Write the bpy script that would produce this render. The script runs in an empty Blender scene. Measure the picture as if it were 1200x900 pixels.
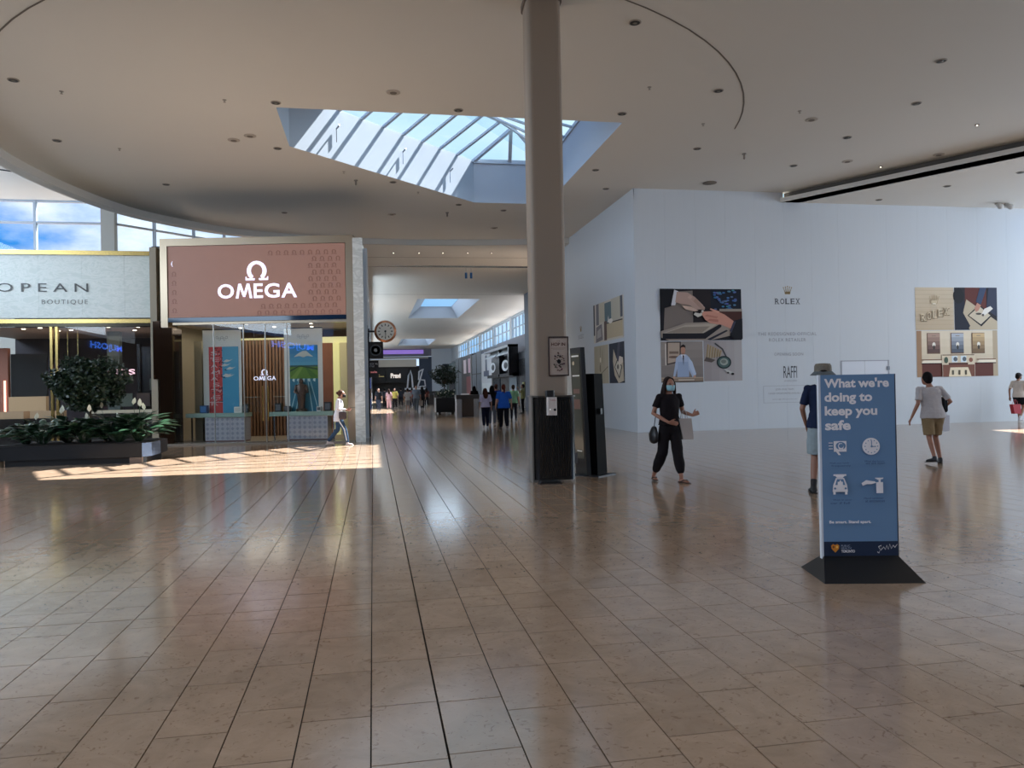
import bpy, math, random
from mathutils import Vector, Matrix
from mathutils.geometry import tessellate_polygon
random.seed(7)
S = bpy.context.scene
COL = S.collection
PI = math.pi

# ------------------------------------------------------------------ camera
cam_d = bpy.data.cameras.new('camera'); cam = bpy.data.objects.new('camera', cam_d); COL.objects.link(cam)
cam_d.sensor_width = 36.0; cam_d.lens = 36.0*900/1200; cam_d.clip_start = .05; cam_d.clip_end = 600
yaw, pit, rol = math.atan(163/900), math.radians(.25), math.radians(1.1)
F = Vector((math.sin(yaw)*math.cos(pit), math.cos(yaw)*math.cos(pit), math.sin(pit)))
R0 = Vector((math.cos(yaw), -math.sin(yaw), 0)); U0 = R0.cross(F)
Rv = R0*math.cos(rol) - U0*math.sin(rol); Uv = U0*math.cos(rol) + R0*math.sin(rol)
m = Matrix((Rv, Uv, -F)).transposed().to_4x4(); m.translation = (0, 0, 1.55)
cam.matrix_world = m
S.camera = cam

# ------------------------------------------------------------------ world, sun, daylight
W = bpy.data.worlds.new('world'); S.world = W; W.use_nodes = True
wn, wl = W.node_tree.nodes, W.node_tree.links
bg = wn['Background']
tc = wn.new('ShaderNodeTexCoord'); no = wn.new('ShaderNodeTexNoise'); no.inputs['Scale'].default_value = 3.2
no.inputs['Detail'].default_value = 7; no.inputs['Roughness'].default_value = .55
mp = wn.new('ShaderNodeMapping'); mp.inputs['Scale'].default_value = (1, 1, 2.2); mp.inputs['Location'].default_value = (1.7, .6, .1)
wl.new(tc.outputs['Generated'], mp.inputs['Vector']); wl.new(mp.outputs[0], no.inputs['Vector'])
cr = wn.new('ShaderNodeValToRGB')
cr.color_ramp.elements[0].position = .47; cr.color_ramp.elements[0].color = (.035, .30, .82, 1)
cr.color_ramp.elements[1].position = .62; cr.color_ramp.elements[1].color = (1.05, 1.1, 1.15, 1)
wl.new(no.outputs['Fac'], cr.inputs['Fac'])
# paler sky towards the sun
vd = wn.new('ShaderNodeVectorMath'); vd.operation = 'DOT_PRODUCT'; vd.inputs[1].default_value = Vector((5, 3.4, 7.95)).normalized()
nz = wn.new('ShaderNodeVectorMath'); nz.operation = 'NORMALIZE'; wl.new(tc.outputs['Generated'], nz.inputs[0]); wl.new(nz.outputs[0], vd.inputs[0])
mr_ = wn.new('ShaderNodeMapRange'); mr_.inputs[1].default_value = .28; mr_.inputs[2].default_value = .62; mr_.inputs[4].default_value = .85; wl.new(vd.outputs['Value'], mr_.inputs[0])
mxw = wn.new('ShaderNodeMix'); mxw.data_type = 'RGBA'; mxw.inputs[7].default_value = (.62, .90, 1.0, 1)
wl.new(mr_.outputs[0], mxw.inputs[0]); wl.new(cr.outputs[0], mxw.inputs[6]); wl.new(mxw.outputs[2], bg.inputs['Color'])
bg.inputs['Strength'].default_value = 1.3
def light(kind, name, loc, energy, color=(1, 1, 1), **k):
    d = bpy.data.lights.new(name, kind); d.energy = energy; d.color = color
    o = bpy.data.objects.new(name, d); o.location = loc; COL.objects.link(o)
    aim = k.pop('aim', None)
    for a, v in k.items(): setattr(d, a, v)
    if aim is not None: o.rotation_euler = Vector(aim).to_track_quat('-Z', 'Y').to_euler()
    return o
SUN_DIR = (-5, -3.4, -7.95)
light('SUN', 'sun', (10, 10, 30), 38.0, (1, .985, .96), angle=math.radians(.53), aim=SUN_DIR)
# daylight of the left and right glazed fronts, plus added fill lamps
light('AREA', 'rear_ceiling_fill', (3, -1.5, 7.9), 190, (.98, .97, 1), shape='RECTANGLE', size=16, size_y=8, aim=(0, 0, -1))  # added lamp under the closed ceiling behind the camera
light('AREA', 'rear_fill', (3, -12.8, 10.4), 330, (.97, .98, 1), shape='RECTANGLE', size=36, size_y=5.5, aim=(0, 1, -.18))  # added fill high behind the camera, clear of the shop glass reflections
light('AREA', 'side_ceiling_fill', (18.5, 9, 7.9), 260, (.93, .96, 1), shape='RECTANGLE', size=10, size_y=8, aim=(0, 0, -1))  # added lamp under the closed ceiling at right, to light the hoarding
light('AREA', 'daylight_left', (-17.6, 13, 7.3), 3600, (.74, .87, 1), shape='RECTANGLE', size=36, size_y=3.5, aim=(1, 0, .02))
light('AREA', 'daylight_right', (29.2, 12, 4.6), 2500, (.80, .90, 1), shape='RECTANGLE', size=24, size_y=5, aim=(-1, 0, .12))
light('AREA', 'hall_left_fill', (0.02, 78, 6.5), 1300, (.74, .88, 1), shape='RECTANGLE', size=72, size_y=1.9, aim=(1, 0, -.02))  # added hall fill, edge-on to the camera; no clerestory is built there
for hx, hy in ((5.5, 60.5), (5.9, 102.5)):
    light('AREA', 'daylight_hall_skylight', (hx, hy, 8.62), 330, (.72, .86, 1), shape='RECTANGLE', size=2.6, size_y=11, aim=(0, 0, -1))
S.view_settings.view_transform = 'Standard'; S.view_settings.look = 'None'
S.view_settings.gamma = 1; S.view_settings.use_curve_mapping = False
S.view_settings.exposure = -0.22
S.cycles.max_bounces = 10; S.cycles.diffuse_bounces = 5; S.cycles.glossy_bounces = 4; S.cycles.transparent_max_bounces = 12
S.cycles.sample_clamp_indirect = 4

# ------------------------------------------------------------------ helpers
def lin(c):
    f = lambda v: (v/255/12.92) if v/255 <= .04045 else ((v/255+.055)/1.055)**2.4
    return (f(c[0]), f(c[1]), f(c[2]), 1)
MATS = {}
def mat(name, rgb=(128, 128, 128), rough=.5, metal=0, emit=0, spec=.5, noise=0, nscale=8, coat=0, bump=0, ecol=None, vcol=False, stretch=None):
    if name in MATS: return MATS[name]
    M = bpy.data.materials.new(name); M.use_nodes = True
    n, l = M.node_tree.nodes, M.node_tree.links; b = n['Principled BSDF']
    c = lin(rgb)
    b.inputs['Base Color'].default_value = c; b.inputs['Roughness'].default_value = rough; b.inputs['Metallic'].default_value = metal
    b.inputs['Specular IOR Level'].default_value = spec; b.inputs['Coat Weight'].default_value = coat
    if emit:
        b.inputs['Emission Color'].default_value = lin(ecol) if ecol else c; b.inputs['Emission Strength'].default_value = emit
    t = n.new('ShaderNodeTexCoord')
    src = None
    if vcol:
        a = n.new('ShaderNodeAttribute'); a.attribute_name = 'Col'; src = a.outputs['Color']
        l.new(src, b.inputs['Base Color'])
        if emit: l.new(src, b.inputs['Emission Color'])
    if noise or bump:
        z = n.new('ShaderNodeTexNoise'); z.inputs['Scale'].default_value = nscale; z.inputs['Detail'].default_value = 5
        if stretch:
            q = n.new('ShaderNodeMapping'); q.inputs['Scale'].default_value = stretch
            l.new(t.outputs['Object'], q.inputs[0]); l.new(q.outputs[0], z.inputs['Vector'])
        else: l.new(t.outputs['Object'], z.inputs['Vector'])
        if noise:
            mr = n.new('ShaderNodeMapRange'); mr.inputs[3].default_value = 1-noise; mr.inputs[4].default_value = 1+noise
            l.new(z.outputs['Fac'], mr.inputs[0])
            mx = n.new('ShaderNodeMix'); mx.data_type = 'RGBA'; mx.blend_type = 'MULTIPLY'; mx.inputs[0].default_value = 1
            if src is not None: l.new(src, mx.inputs[6])
            else: mx.inputs[6].default_value = c
            l.new(mr.outputs[0], mx.inputs[7]); l.new(mx.outputs[2], b.inputs['Base Color'])
        if bump:
            bp = n.new('ShaderNodeBump'); bp.inputs['Strength'].default_value = bump; bp.inputs['Distance'].default_value = .02
            l.new(z.outputs['Fac'], bp.inputs['Height']); l.new(bp.outputs[0], b.inputs['Normal'])
    MATS[name] = M
    return M
def glass(name, tint=(.93, .96, .97), refl=.10, rough=0.0):
    M = bpy.data.materials.new(name); M.use_nodes = True
    n, l = M.node_tree.nodes, M.node_tree.links; n.clear()
    o = n.new('ShaderNodeOutputMaterial'); t = n.new('ShaderNodeBsdfTransparent'); g = n.new('ShaderNodeBsdfGlossy'); x = n.new('ShaderNodeMixShader')
    t.inputs[0].default_value = (*tint, 1); g.inputs['Roughness'].default_value = rough; x.inputs[0].default_value = refl
    l.new(t.outputs[0], x.inputs[1]); l.new(g.outputs[0], x.inputs[2]); l.new(x.outputs[0], o.inputs[0]); MATS[name] = M
    return M

def tag(o, label=None, cat=None, group=None, kind=None):
    if label: o['label'] = label
    if cat: o['category'] = cat
    if group: o['group'] = group
    if kind: o['kind'] = kind
    return o
def thing(name, label, cat, loc=(0, 0, 0), rz=0, group=None):
    o = bpy.data.objects.new(name, None); COL.objects.link(o); o.location = loc; o.rotation_euler = (0, 0, rz); o.empty_display_size = .2
    return tag(o, label, cat, group)
TXT = {}
def text_geo(s, bold=0.0, space=1.0, ext=.02):
    k = (s, bold, space)
    if k in TXT: return TXT[k]
    c = bpy.data.curves.new('t', 'FONT'); c.body = s; c.size = 1; c.offset = bold; c.space_character = space; c.resolution_u = 3
    o = bpy.data.objects.new('t', c); COL.objects.link(o)
    me = bpy.data.meshes.new_from_object(o.evaluated_get(bpy.context.evaluated_depsgraph_get()))
    v = [Vector(q.co) for q in me.vertices]; f = [list(p.vertices) for p in me.polygons]
    bpy.data.objects.remove(o); bpy.data.curves.remove(c); bpy.data.meshes.remove(me)
    x0 = min(q.x for q in v); x1 = max(q.x for q in v); y0 = min(q.y for q in v); y1 = max(q.y for q in v)
    v = [((q.x-x0)/(x1-x0), (q.y-y0)/(y1-y0)) for q in v]
    TXT[k] = (v, f)
    return TXT[k]
class MB:
    def __init__(s): s.v = []; s.f = []; s.mi = []; s.c = []; s.m = 0; s.col = (1, 1, 1, 1); s.X = None; s.usecol = False
    def add(s, vs, fs):
        b = len(s.v)
        s.v += [tuple(s.X @ Vector(q)) if s.X else tuple(q) for q in vs]
        for f in fs: s.f.append([i+b for i in f]); s.mi.append(s.m); s.c.append(s.col)
        return s
    def box(s, x0, y0, z0, x1, y1, z1):
        x0, x1 = sorted((x0, x1)); y0, y1 = sorted((y0, y1)); z0, z1 = sorted((z0, z1))
        return s.add([(x0,y0,z0),(x1,y0,z0),(x1,y1,z0),(x0,y1,z0),(x0,y0,z1),(x1,y0,z1),(x1,y1,z1),(x0,y1,z1)],
              [(0,3,2,1),(4,5,6,7),(0,1,5,4),(1,2,6,5),(2,3,7,6),(3,0,4,7)])
    def rbox(s, x0, y0, z0, x1, y1, z1, r=.03, n=3):          # rounded in plan
        pts = []
        for cx, cy, a in ((x1-r, y1-r, 0), (x0+r, y1-r, 90), (x0+r, y0+r, 180), (x1-r, y0+r, 270)):
            for i in range(n+1):
                t = math.radians(a+90*i/n); pts.append((cx+r*math.cos(t), cy+r*math.sin(t)))
        return s.prism(pts, z0, z1)
    def prism(s, pts, z0, z1):
        n = len(pts)
        return s.add([(x, y, z0) for x, y in pts]+[(x, y, z1) for x, y in pts],
              [tuple(range(n))[::-1], tuple(range(n, 2*n))]+[(i, (i+1) % n, n+(i+1) % n, n+i) for i in range(n)])
    def xprism(s, pts, y0, y1):                                # profile in xz, thickness in y
        n = len(pts)
        return s.add([(x, y0, z) for x, z in pts]+[(x, y1, z) for x, z in pts],
              [tuple(range(n)), tuple(range(n, 2*n))[::-1]]+[(i, n+i, n+(i+1) % n, (i+1) % n) for i in range(n)])
    def holed(s, outer, holes, z, flip=True):
        loops = [[Vector((x, y, 0)) for x, y in outer]]+[[Vector((x, y, 0)) for x, y in h] for h in holes]
        tr = tessellate_polygon(loops); vs = [(p.x, p.y, z) for lp in loops for p in lp]
        fs = []
        for t in tr:
            a, b, c = [Vector(vs[i]) for i in t]; up = (b-a).cross(c-a).z > 0
            fs.append(tuple(t)[::-1] if up == flip else tuple(t))
        return s.add(vs, fs)
    def wallstrip(s, pts, z0, z1):
        for a, b in zip(pts[:-1], pts[1:]): s.add([(a[0],a[1],z0),(b[0],b[1],z0),(b[0],b[1],z1),(a[0],a[1],z1)], [(0,1,2,3)])
        return s
    def bar(s, a, b, w, h=None, up=(0, 0, 1)):
        h = h or w; a = Vector(a); b = Vector(b); d = (b-a).normalized(); u = Vector(up)
        if abs(d.dot(u)) > .99: u = Vector((1, 0, 0))
        x = d.cross(u).normalized()*w/2; y = x.cross(d).normalized()*h/2
        v = [a-x-y, a+x-y, a+x+y, a-x+y, b-x-y, b+x-y, b+x+y, b-x+y]
        return s.add(v, [(0,1,2,3),(7,6,5,4),(0,4,5,1),(1,5,6,2),(2,6,7,3),(3,7,4,0)])
    def tube(s, pts, rads, wide=(1, 0, 0), n=10, cap=True):    # elliptical section tube with rounded ends
        pts = [Vector(p) for p in pts]; rads = [(r, r) if not isinstance(r, (tuple, list)) else r for r in rads]
        P, Rr = list(pts), list(rads)
        if cap:
            d0 = (pts[0]-pts[1]).normalized(); d1 = (pts[-1]-pts[-2]).normalized(); r0 = min(rads[0]); r1 = min(rads[-1])
            P = [pts[0]+d0*r0*.97, pts[0]+d0*r0*.7]+P+[pts[-1]+d1*r1*.7, pts[-1]+d1*r1*.97]
            Rr = [(rads[0][0]*.25, rads[0][1]*.25), (rads[0][0]*.72, rads[0][1]*.72)]+Rr+[(rads[-1][0]*.72, rads[-1][1]*.72), (rads[-1][0]*.25, rads[-1][1]*.25)]
        vs = []; N = len(P)
        for i, (p, (ra, rb)) in enumerate(zip(P, Rr)):
            t = (P[min(i+1, N-1)]-P[max(i-1, 0)]).normalized()
            w = Vector(wide); w = w-t*w.dot(t)
            if w.length < .05: w = Vector((0, 1, 0))-t*t.y
            w.normalize(); q = t.cross(w)
            for k in range(n):
                a = 2*PI*k/n; vs.append(p+w*ra*math.cos(a)+q*rb*math.sin(a))
        fs = [(i*n+k, i*n+(k+1) % n, (i+1)*n+(k+1) % n, (i+1)*n+k) for i in range(N-1) for k in range(n)]
        fs += [tuple(range(n))[::-1], tuple(range((N-1)*n, N*n))]
        return s.add(vs, fs)
    def ell(s, c, r, n=12, m=8, rot=None):
        c = Vector(c); vs = []; r = (r, r, r) if not isinstance(r, (tuple, list)) else r
        for j in range(m+1):
            th = PI*j/m
            for k in range(n):
                a = 2*PI*k/n; q = Vector((r[0]*math.sin(th)*math.cos(a), r[1]*math.sin(th)*math.sin(a), r[2]*math.cos(th)))
                if rot: q = rot @ q
                vs.append(c+q)
        fs = [(j*n+k, (j+1)*n+k, (j+1)*n+(k+1) % n, j*n+(k+1) % n) for j in range(m) for k in range(n)]
        return s.add(vs, fs)
    def lathe(s, prof, c=(0, 0, 0), n=20, axis='z'):
        vs = []
        for r, h in prof:
            for k in range(n):
                a = 2*PI*k/n; x, y = r*math.cos(a), r*math.sin(a)
                vs.append((c[0]+x, c[1]+y, c[2]+h) if axis == 'z' else (c[0]+x, c[1]+h, c[2]+y))
        M = len(prof)
        fs = [(i*n+k, i*n+(k+1) % n, (i+1)*n+(k+1) % n, (i+1)*n+k) for i in range(M-1) for k in range(n)]
        fs += [tuple(range(n))[::-1], tuple(range((M-1)*n, M*n))]
        if axis != 'z': fs = [f[::-1] for f in fs]
        return s.add(vs, fs)
    # flat print in a local xz frame facing -y ; x0,z0 lower left corner
    def text(s, t, x0, z0, w, h, y=0, ext=.004, bold=0., space=1., mirror=False):
        v, f = text_geo(t, bold, space)
        n = len(v); fx = (lambda q: x0+w*(1-q)) if mirror else (lambda q: x0+w*q)
        vs = [(fx(a), y-ext, z0+h*b) for a, b in v]
        return s.add(vs, [q if not mirror else q[::-1] for q in f])
    def build(s, name, mats, parent=None, loc=None, rz=0, smooth=False, doublesided=False):
        me = bpy.data.meshes.new(name); me.from_pydata(s.v, [], s.f)
        if not isinstance(mats, (list, tuple)): mats = [mats]
        for q in mats: me.materials.append(q)
        if len(mats) > 1: me.polygons.foreach_set('material_index', s.mi)
        if smooth: me.polygons.foreach_set('use_smooth', [True]*len(me.polygons))
        if s.usecol:
            at = me.color_attributes.new('Col', 'FLOAT_COLOR', 'CORNER'); d = []
            for p, c in zip(me.polygons, s.c): d += list(c)*len(p.vertices)
            at.data.foreach_set('color', d)
        me.update()
        o = bpy.data.objects.new(name, me); COL.objects.link(o)
        if parent: o.parent = parent
        if loc: o.location = loc
        if rz: o.rotation_euler = (0, 0, rz)
        return o
class Pic(MB):                                                 # a print made of flat colour shapes, 0..1 coordinates
    def __init__(s, w, h): super().__init__(); s.w = w; s.h = h; s.k = 0; s.usecol = True; s.x0 = 0; s.z0 = 0
    def fr(s, x0, z0, w, h): s.x0, s.z0, s.w, s.h = x0, z0, w, h; return s
    def poly(s, pts, c):
        s.k += 1; s.col = lin(c)
        s.add([(s.x0+a*s.w, -.0008*s.k, s.z0+b*s.h) for a, b in pts], [tuple(range(len(pts)))]); return s
    def rect(s, a, b, c, d, col): return s.poly([(a, b), (c, b), (c, d), (a, d)], col)
    def el(s, cx, cy, rx, ry, col, n=14, t0=0):
        return s.poly([(cx+rx*math.cos(2*PI*i/n+t0), cy+ry*math.sin(2*PI*i/n+t0)) for i in range(n)], col)
    def tx(s, t, a, b, w, h, col, **k):
        s.k += 1; s.col = lin(col); s.text(t, s.x0+a*s.w, s.z0+b*s.h, w*s.w, h*s.h, y=-.0008*s.k, ext=0, **k); return s
    def grad(s, a, b, c, d, c0, c1, n=6, vert=True):
        for i in range(n):
            t = (i+.5)/n; cc = [c0[j]*(1-t)+c1[j]*t for j in range(3)]
            if vert: s.rect(a, b+(d-b)*i/n, c, b+(d-b)*(i+1)/n, cc)
            else: s.rect(a+(c-a)*i/n, b, a+(c-a)*(i+1)/n, d, cc)
            s.k -= 1
        s.k += 1
        return s
def struct(name, mb, m, parent=None, **k):
    o = mb.build(name, m, parent, **k)
    if not parent: o['kind'] = 'structure'
    return o
def sub(name, label=None):   # structure empty
    o = bpy.data.objects.new(name, None); COL.objects.link(o); o['kind'] = 'structure'
    if label: o['label'] = label
    return o

# ------------------------------------------------------------------ materials
WHITE = mat('ceiling_paint', (212, 209, 202), .75, noise=.02, nscale=.6)
CEIL2 = mat('outer_ceiling_paint', (205, 205, 202), .8)
HOARD = mat('hoarding_vinyl', (194, 200, 206), .6, noise=.03, nscale=6, stretch=(6, 6, .15))
WELLM = mat('well_paint', (170, 180, 192), .7)
DARK = mat('black_paint', (14, 14, 16), .4)
DARKG = mat('dark_grey', (45, 46, 50), .5)
STEEL = mat('steel', (150, 155, 162), .25, metal=.9)
ALU = mat('window_frame_aluminium', (150, 160, 172), .45, metal=.3)
GOLD = mat('polished_brass', (190, 165, 105), .22, metal=1)
BRONZE = mat('champagne_metal', (150, 135, 115), .28, metal=.85)
CLEAR = glass('clear_glass', refl=.035)
WINDOW = glass('window_glass', (.93, .97, 1), .05)
def stone(name, rgb, scale=3.0, rough=.13, attr=True):
    M = bpy.data.materials.new(name); M.use_nodes = True; n, l = M.node_tree.nodes, M.node_tree.links; b = n['Principled BSDF']
    geo = n.new('ShaderNodeNewGeometry')
    z = n.new('ShaderNodeTexNoise'); z.inputs['Scale'].default_value = scale; z.inputs['Detail'].default_value = 9; z.inputs['Roughness'].default_value = .68; z.inputs['Distortion'].default_value = 1.3
    l.new(geo.outputs['Position'], z.inputs['Vector'])
    r = n.new('ShaderNodeValToRGB'); c = lin(rgb)
    r.color_ramp.elements[0].position = .30; r.color_ramp.elements[0].color = (c[0]*.80, c[1]*.77, c[2]*.74, 1)
    r.color_ramp.elements[1].position = .72; r.color_ramp.elements[1].color = (c[0]*1.1, c[1]*1.1, c[2]*1.12, 1)
    l.new(z.outputs['Fac'], r.inputs['Fac'])
    # small dark pits and veins
    z2 = n.new('ShaderNodeTexNoise'); z2.inputs['Scale'].default_value = 18; z2.inputs['Detail'].default_value = 2; z2.inputs['Distortion'].default_value = 2
    l.new(geo.outputs['Position'], z2.inputs['Vector'])
    r2 = n.new('ShaderNodeValToRGB'); r2.color_ramp.elements[0].position = .30; r2.color_ramp.elements[0].color = (.70, .63, .57, 1)
    r2.color_ramp.elements[1].position = .38; r2.color_ramp.elements[1].color = (1, 1, 1, 1)
    l.new(z2.outputs['Fac'], r2.inputs['Fac'])
    mx = n.new('ShaderNodeMix'); mx.data_type = 'RGBA'; mx.blend_type = 'MULTIPLY'; mx.inputs[0].default_value = 1
    l.new(r.outputs[0], mx.inputs[6]); l.new(r2.outputs[0], mx.inputs[7])
    out = mx.outputs[2]
    mx2 = n.new('ShaderNodeMix'); mx2.data_type = 'RGBA'; mx2.blend_type = 'MULTIPLY'; mx2.inputs[0].default_value = 1
    l.new(out, mx2.inputs[6])
    if attr:
        a = n.new('ShaderNodeAttribute'); a.attribute_name = 'Col'; l.new(a.outputs['Color'], mx2.inputs[7])
    else:                                                       # far floor: joints in the material
        br = n.new('ShaderNodeTexBrick'); br.inputs['Scale'].default_value = 1; br.inputs['Brick Width'].default_value = .6; br.inputs['Row Height'].default_value = .322
        br.inputs['Mortar Size'].default_value = .006; br.inputs['Color1'].default_value = (1.08, 1.08, 1.08, 1); br.inputs['Color2'].default_value = (.88, .86, .85, 1); br.inputs['Mortar'].default_value = (.45, .42, .4, 1)
        q = n.new('ShaderNodeMapping'); q.inputs['Rotation'].default_value = (0, 0, PI/2)
        l.new(geo.outputs['Position'], q.inputs[0]); l.new(q.outputs[0], br.inputs['Vector']); l.new(br.outputs['Color'], mx2.inputs[7])
    l.new(mx2.outputs[2], b.inputs['Base Color'])
    rr = n.new('ShaderNodeMapRange'); rr.inputs[3].default_value = rough*.9; rr.inputs[4].default_value = rough*1.15
    l.new(z.outputs['Fac'], rr.inputs[0]); l.new(rr.outputs[0], b.inputs['Roughness'])
    b.inputs['Specular IOR Level'].default_value = .85
    bp = n.new('ShaderNodeBump'); bp.inputs['Strength'].default_value = .004; bp.inputs['Distance'].default_value = .01
    zz = n.new('ShaderNodeTexNoise'); zz.inputs['Scale'].default_value = 5; l.new(geo.outputs['Position'], zz.inputs['Vector']); l.new(zz.outputs['Fac'], bp.inputs['Height']); l.new(bp.outputs[0], b.inputs['Normal'])
    MATS[name] = M
    return M
TILE = stone('polished_limestone', (160, 136, 114))
FARFLOOR = stone('far_limestone', (165, 142, 120), attr=False)
GROUT = mat('joint_filler', (40, 34, 30), .9, spec=.1)

# ------------------------------------------------------------------ floor
fl = sub('floor')
b = MB(); b.box(-24, -14, -.2, 32, 30.2, -.008); b.build('screed', GROUT, fl)
b = MB(); b.box(-24, 30.2, -.2, 32, 150, 0); b.build('far_paving', FARFLOOR, fl)
b = MB(); b.box(-24, -14, -.0079, 32, 1.6, 0); b.build('rear_paving', FARFLOOR, fl)
tiles = []
X0, TW = .285, .3215
for i in range(-36, 75):
    xa = X0+i*TW; xb = xa+TW
    rnd = random.Random(i*31+5)
    for (ya, yend) in ((1.6, 5.68), (5.68, 30.2)):
        y = ya; first = True
        while y < yend-.02:
            L = .6+rnd.choice((-.05, 0, 0, .02))
            if first: L = rnd.uniform(.2, .62); first = False
            y2 = min(y+L, yend)
            if yend-y2 < .12: y2 = yend
            g = .0026 if ya < 5 or y < 9 else .0036
            gx0 = g+(.004 if i == 0 else 0); gy0 = .0035+(.003 if abs(y-5.68) < .01 else 0)
            tiles.append((xa+gx0, y+gy0, xb-g, y2-g, rnd.random(), rnd.random()))
            y = y2
def inview(t):
    x, y = (t[0]+t[2])/2, (t[1]+t[3])/2
    d = Vector((x, y, -1.55)); dz = d.dot(F)
    if dz < 1.5: return None
    px, py = 600+900*d.dot(Rv)/dz, 450-900*d.dot(Uv)/dz
    return (px, py, dz) if -90 < px < 1290 and py < 1150 else None
tiles = [(t, inview(t)) for t in tiles]; tiles = [q for q in tiles if q[1]]
tiles.sort(key=lambda q: q[1][2])
def tile(mb, t):
    x0, y0, x1, y1, r, r2 = t; g = .0006; z0 = -.008
    v = .95+.09*r; w = 1+.035*(r2-.5)
    if r2 > .97: v *= .90
    mb.col = (v*w, v, v/w, 1)
    dz = (r-.5)*.0006
    mb.add([(x0,y0,z0),(x1,y0,z0),(x1,y1,z0),(x0,y1,z0),(x0+g,y0+g,dz),(x1-g,y0+g,dz),(x1-g,y1-g,dz),(x0+g,y1-g,dz)],
           [(4,5,6,7),(0,1,5,4),(1,2,6,5),(2,3,7,6),(3,0,4,7)])
for t, _ in tiles[:299]:
    mb = MB(); mb.usecol = True; cx, cy = t[0], t[1]
    tile(mb, t); mb.v = [(x-cx, y-cy, z) for x, y, z in mb.v]; mb.build('floor_tile', TILE, fl, loc=(cx, cy, 0))
mb = MB(); mb.usecol = True
for t, _ in tiles[299:]: tile(mb, t)
tag(mb.build('distant_floor_tiles', TILE, fl), kind='stuff')

# ------------------------------------------------------------------ ceilings
curve = [(-6.2, 6), (-7.6, 10), (-8.7, 14.5), (-9.15, 18), (-9.3, 21.6), (-9.15, 23.8), (-8.75, 25.9), (-8.05, 28), (-7.05, 29.5), (-5.8, 30.8), (-4.44, 31.7), (-2.87, 32.35), (-1.5, 32.7), (-.14, 32.9), (2, 33.0), (4.4, 32.85), (6.76, 32.5), (8.5, 32.1)]
def smooth_curve(P, k=4):
    out = []
    for i in range(len(P)-1):
        p0 = P[max(i-1, 0)]; p1 = P[i]; p2 = P[i+1]; p3 = P[min(i+2, len(P)-1)]
        for j in range(k):
            t = j/k
            out.append(tuple(.5*((2*p1[a])+(-p0[a]+p2[a])*t+(2*p0[a]-5*p1[a]+4*p2[a]-p3[a])*t*t+(-p0[a]+3*p1[a]-3*p2[a]+p3[a])*t**3) for a in (0, 1)))
    out.append(P[-1]); return out
CV = smooth_curve(curve)
ZC = 7.95
sky = [(-2.03, 17.9), (6.1, 17.9), (6.1, 26.25), (3.55, 26.25), (-2.03, 20.7)]
outer = [(-6.2, -6)] + CV + [(8.5, 24.2), (13.76, 24.2), (13.9, 23.85), (17.44, 17.92), (24.9, 5.6), (24.9, -6)]
ce = sub('ceiling')
b = MB()
# groove of the inner circle: an arc cut, shown by a thin dark channel below
b.holed(outer, [sky], ZC); b.build('ceiling_board', WHITE, ce)
b = MB()
cx, cy, r0 = .6, 20.1, 8.72
arc = [(190+i*4) for i in range(40)]
pts_i = [(cx+r0*math.cos(math.radians(a)), cy+r0*math.sin(math.radians(a))) for a in arc]
pts_o = [(cx+(r0+.035)*math.cos(math.radians(a)), cy+(r0+.035)*math.sin(math.radians(a))) for a in arc]
n = len(pts_i)
b.add([(x, y, ZC-.004) for x, y in pts_i]+[(x, y, ZC-.004) for x, y in pts_o], [(i, i+1, n+i+1, n+i) for i in range(n-1)])
b.build('circular_shadow_joint', mat('joint_grey', (105, 98, 90), .8), ce)
# edge ring of the round ceiling
def offs(P, d):
    out = []
    for i in range(len(P)):
        a = Vector(P[max(i-1, 0)]); c = Vector(P[min(i+1, len(P)-1)]); t = (c-a).normalized(); nn = Vector((-t.y, t.x))
        q = Vector(P[i])+nn*d; out.append((q.x, q.y))
    return out
CO = offs(CV, .38)
b = MB(); b.wallstrip(CV, ZC-.24, ZC)
n = len(CV); b.add([(x, y, ZC-.24) for x, y in CV]+[(x, y, ZC-.24) for x, y in CO], [(i, i+1, n+i+1, n+i) for i in range(n-1)])
b.wallstrip(CO, ZC-.24, 9.4)
struct('trim_1', b, mat('ring_paint', (200, 198, 192), .7))
# outer, higher ceiling on the left
b = MB(); b.holed([(-18, -6), (-6.6, -6)]+CO[:-9]+[(-.3, 33.6), (-.3, 40), (-3.3, 40), (-10.1, 33.2), (-18, 33.2)], [], 9.3)
g = b.build('raised_ceiling', CEIL2, ce)
b = MB(); b.bar((-12.6, 28.6, 9.29), (-11.6, 29.2, 9.29), .04); b.bar((-11.6, 29.2, 9.29), (-9.9, 29.3, 9.29), .04); b.build('ceiling_track', DARKG, ce)
# lower ceiling strip beyond the ring and shadow gap
gap = [(-.3+i*1.08, 38.9-.55*math.sin(min(1, i/4)*PI/2)) for i in range(12)]
b = MB(); b.holed(CV[-18:]+[(8.7, 24.3), (12.3, 24.3), (12.3, 38.2)]+gap[::-1]+[(-.3, 33.2)], [], ZC-.25)
b.build('passage_ceiling', WHITE, ce)
b = MB(); b.holed([(-.3, 38.9), (12.3, 38.9), (12.3, 37.5), (-.3, 37.5)], [], 8.2); b.wallstrip([(-.3, 38.9), (12.3, 38.9)], 7.7, 8.3); b.build('shadow_gap', DARK, ce)
b = MB(); b.bar((-.3, 36.1, ZC-.252), (8.6, 35.8, ZC-.252), .03, .006); b.build('ceiling_joint', mat('joint_grey'), ce)
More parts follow.
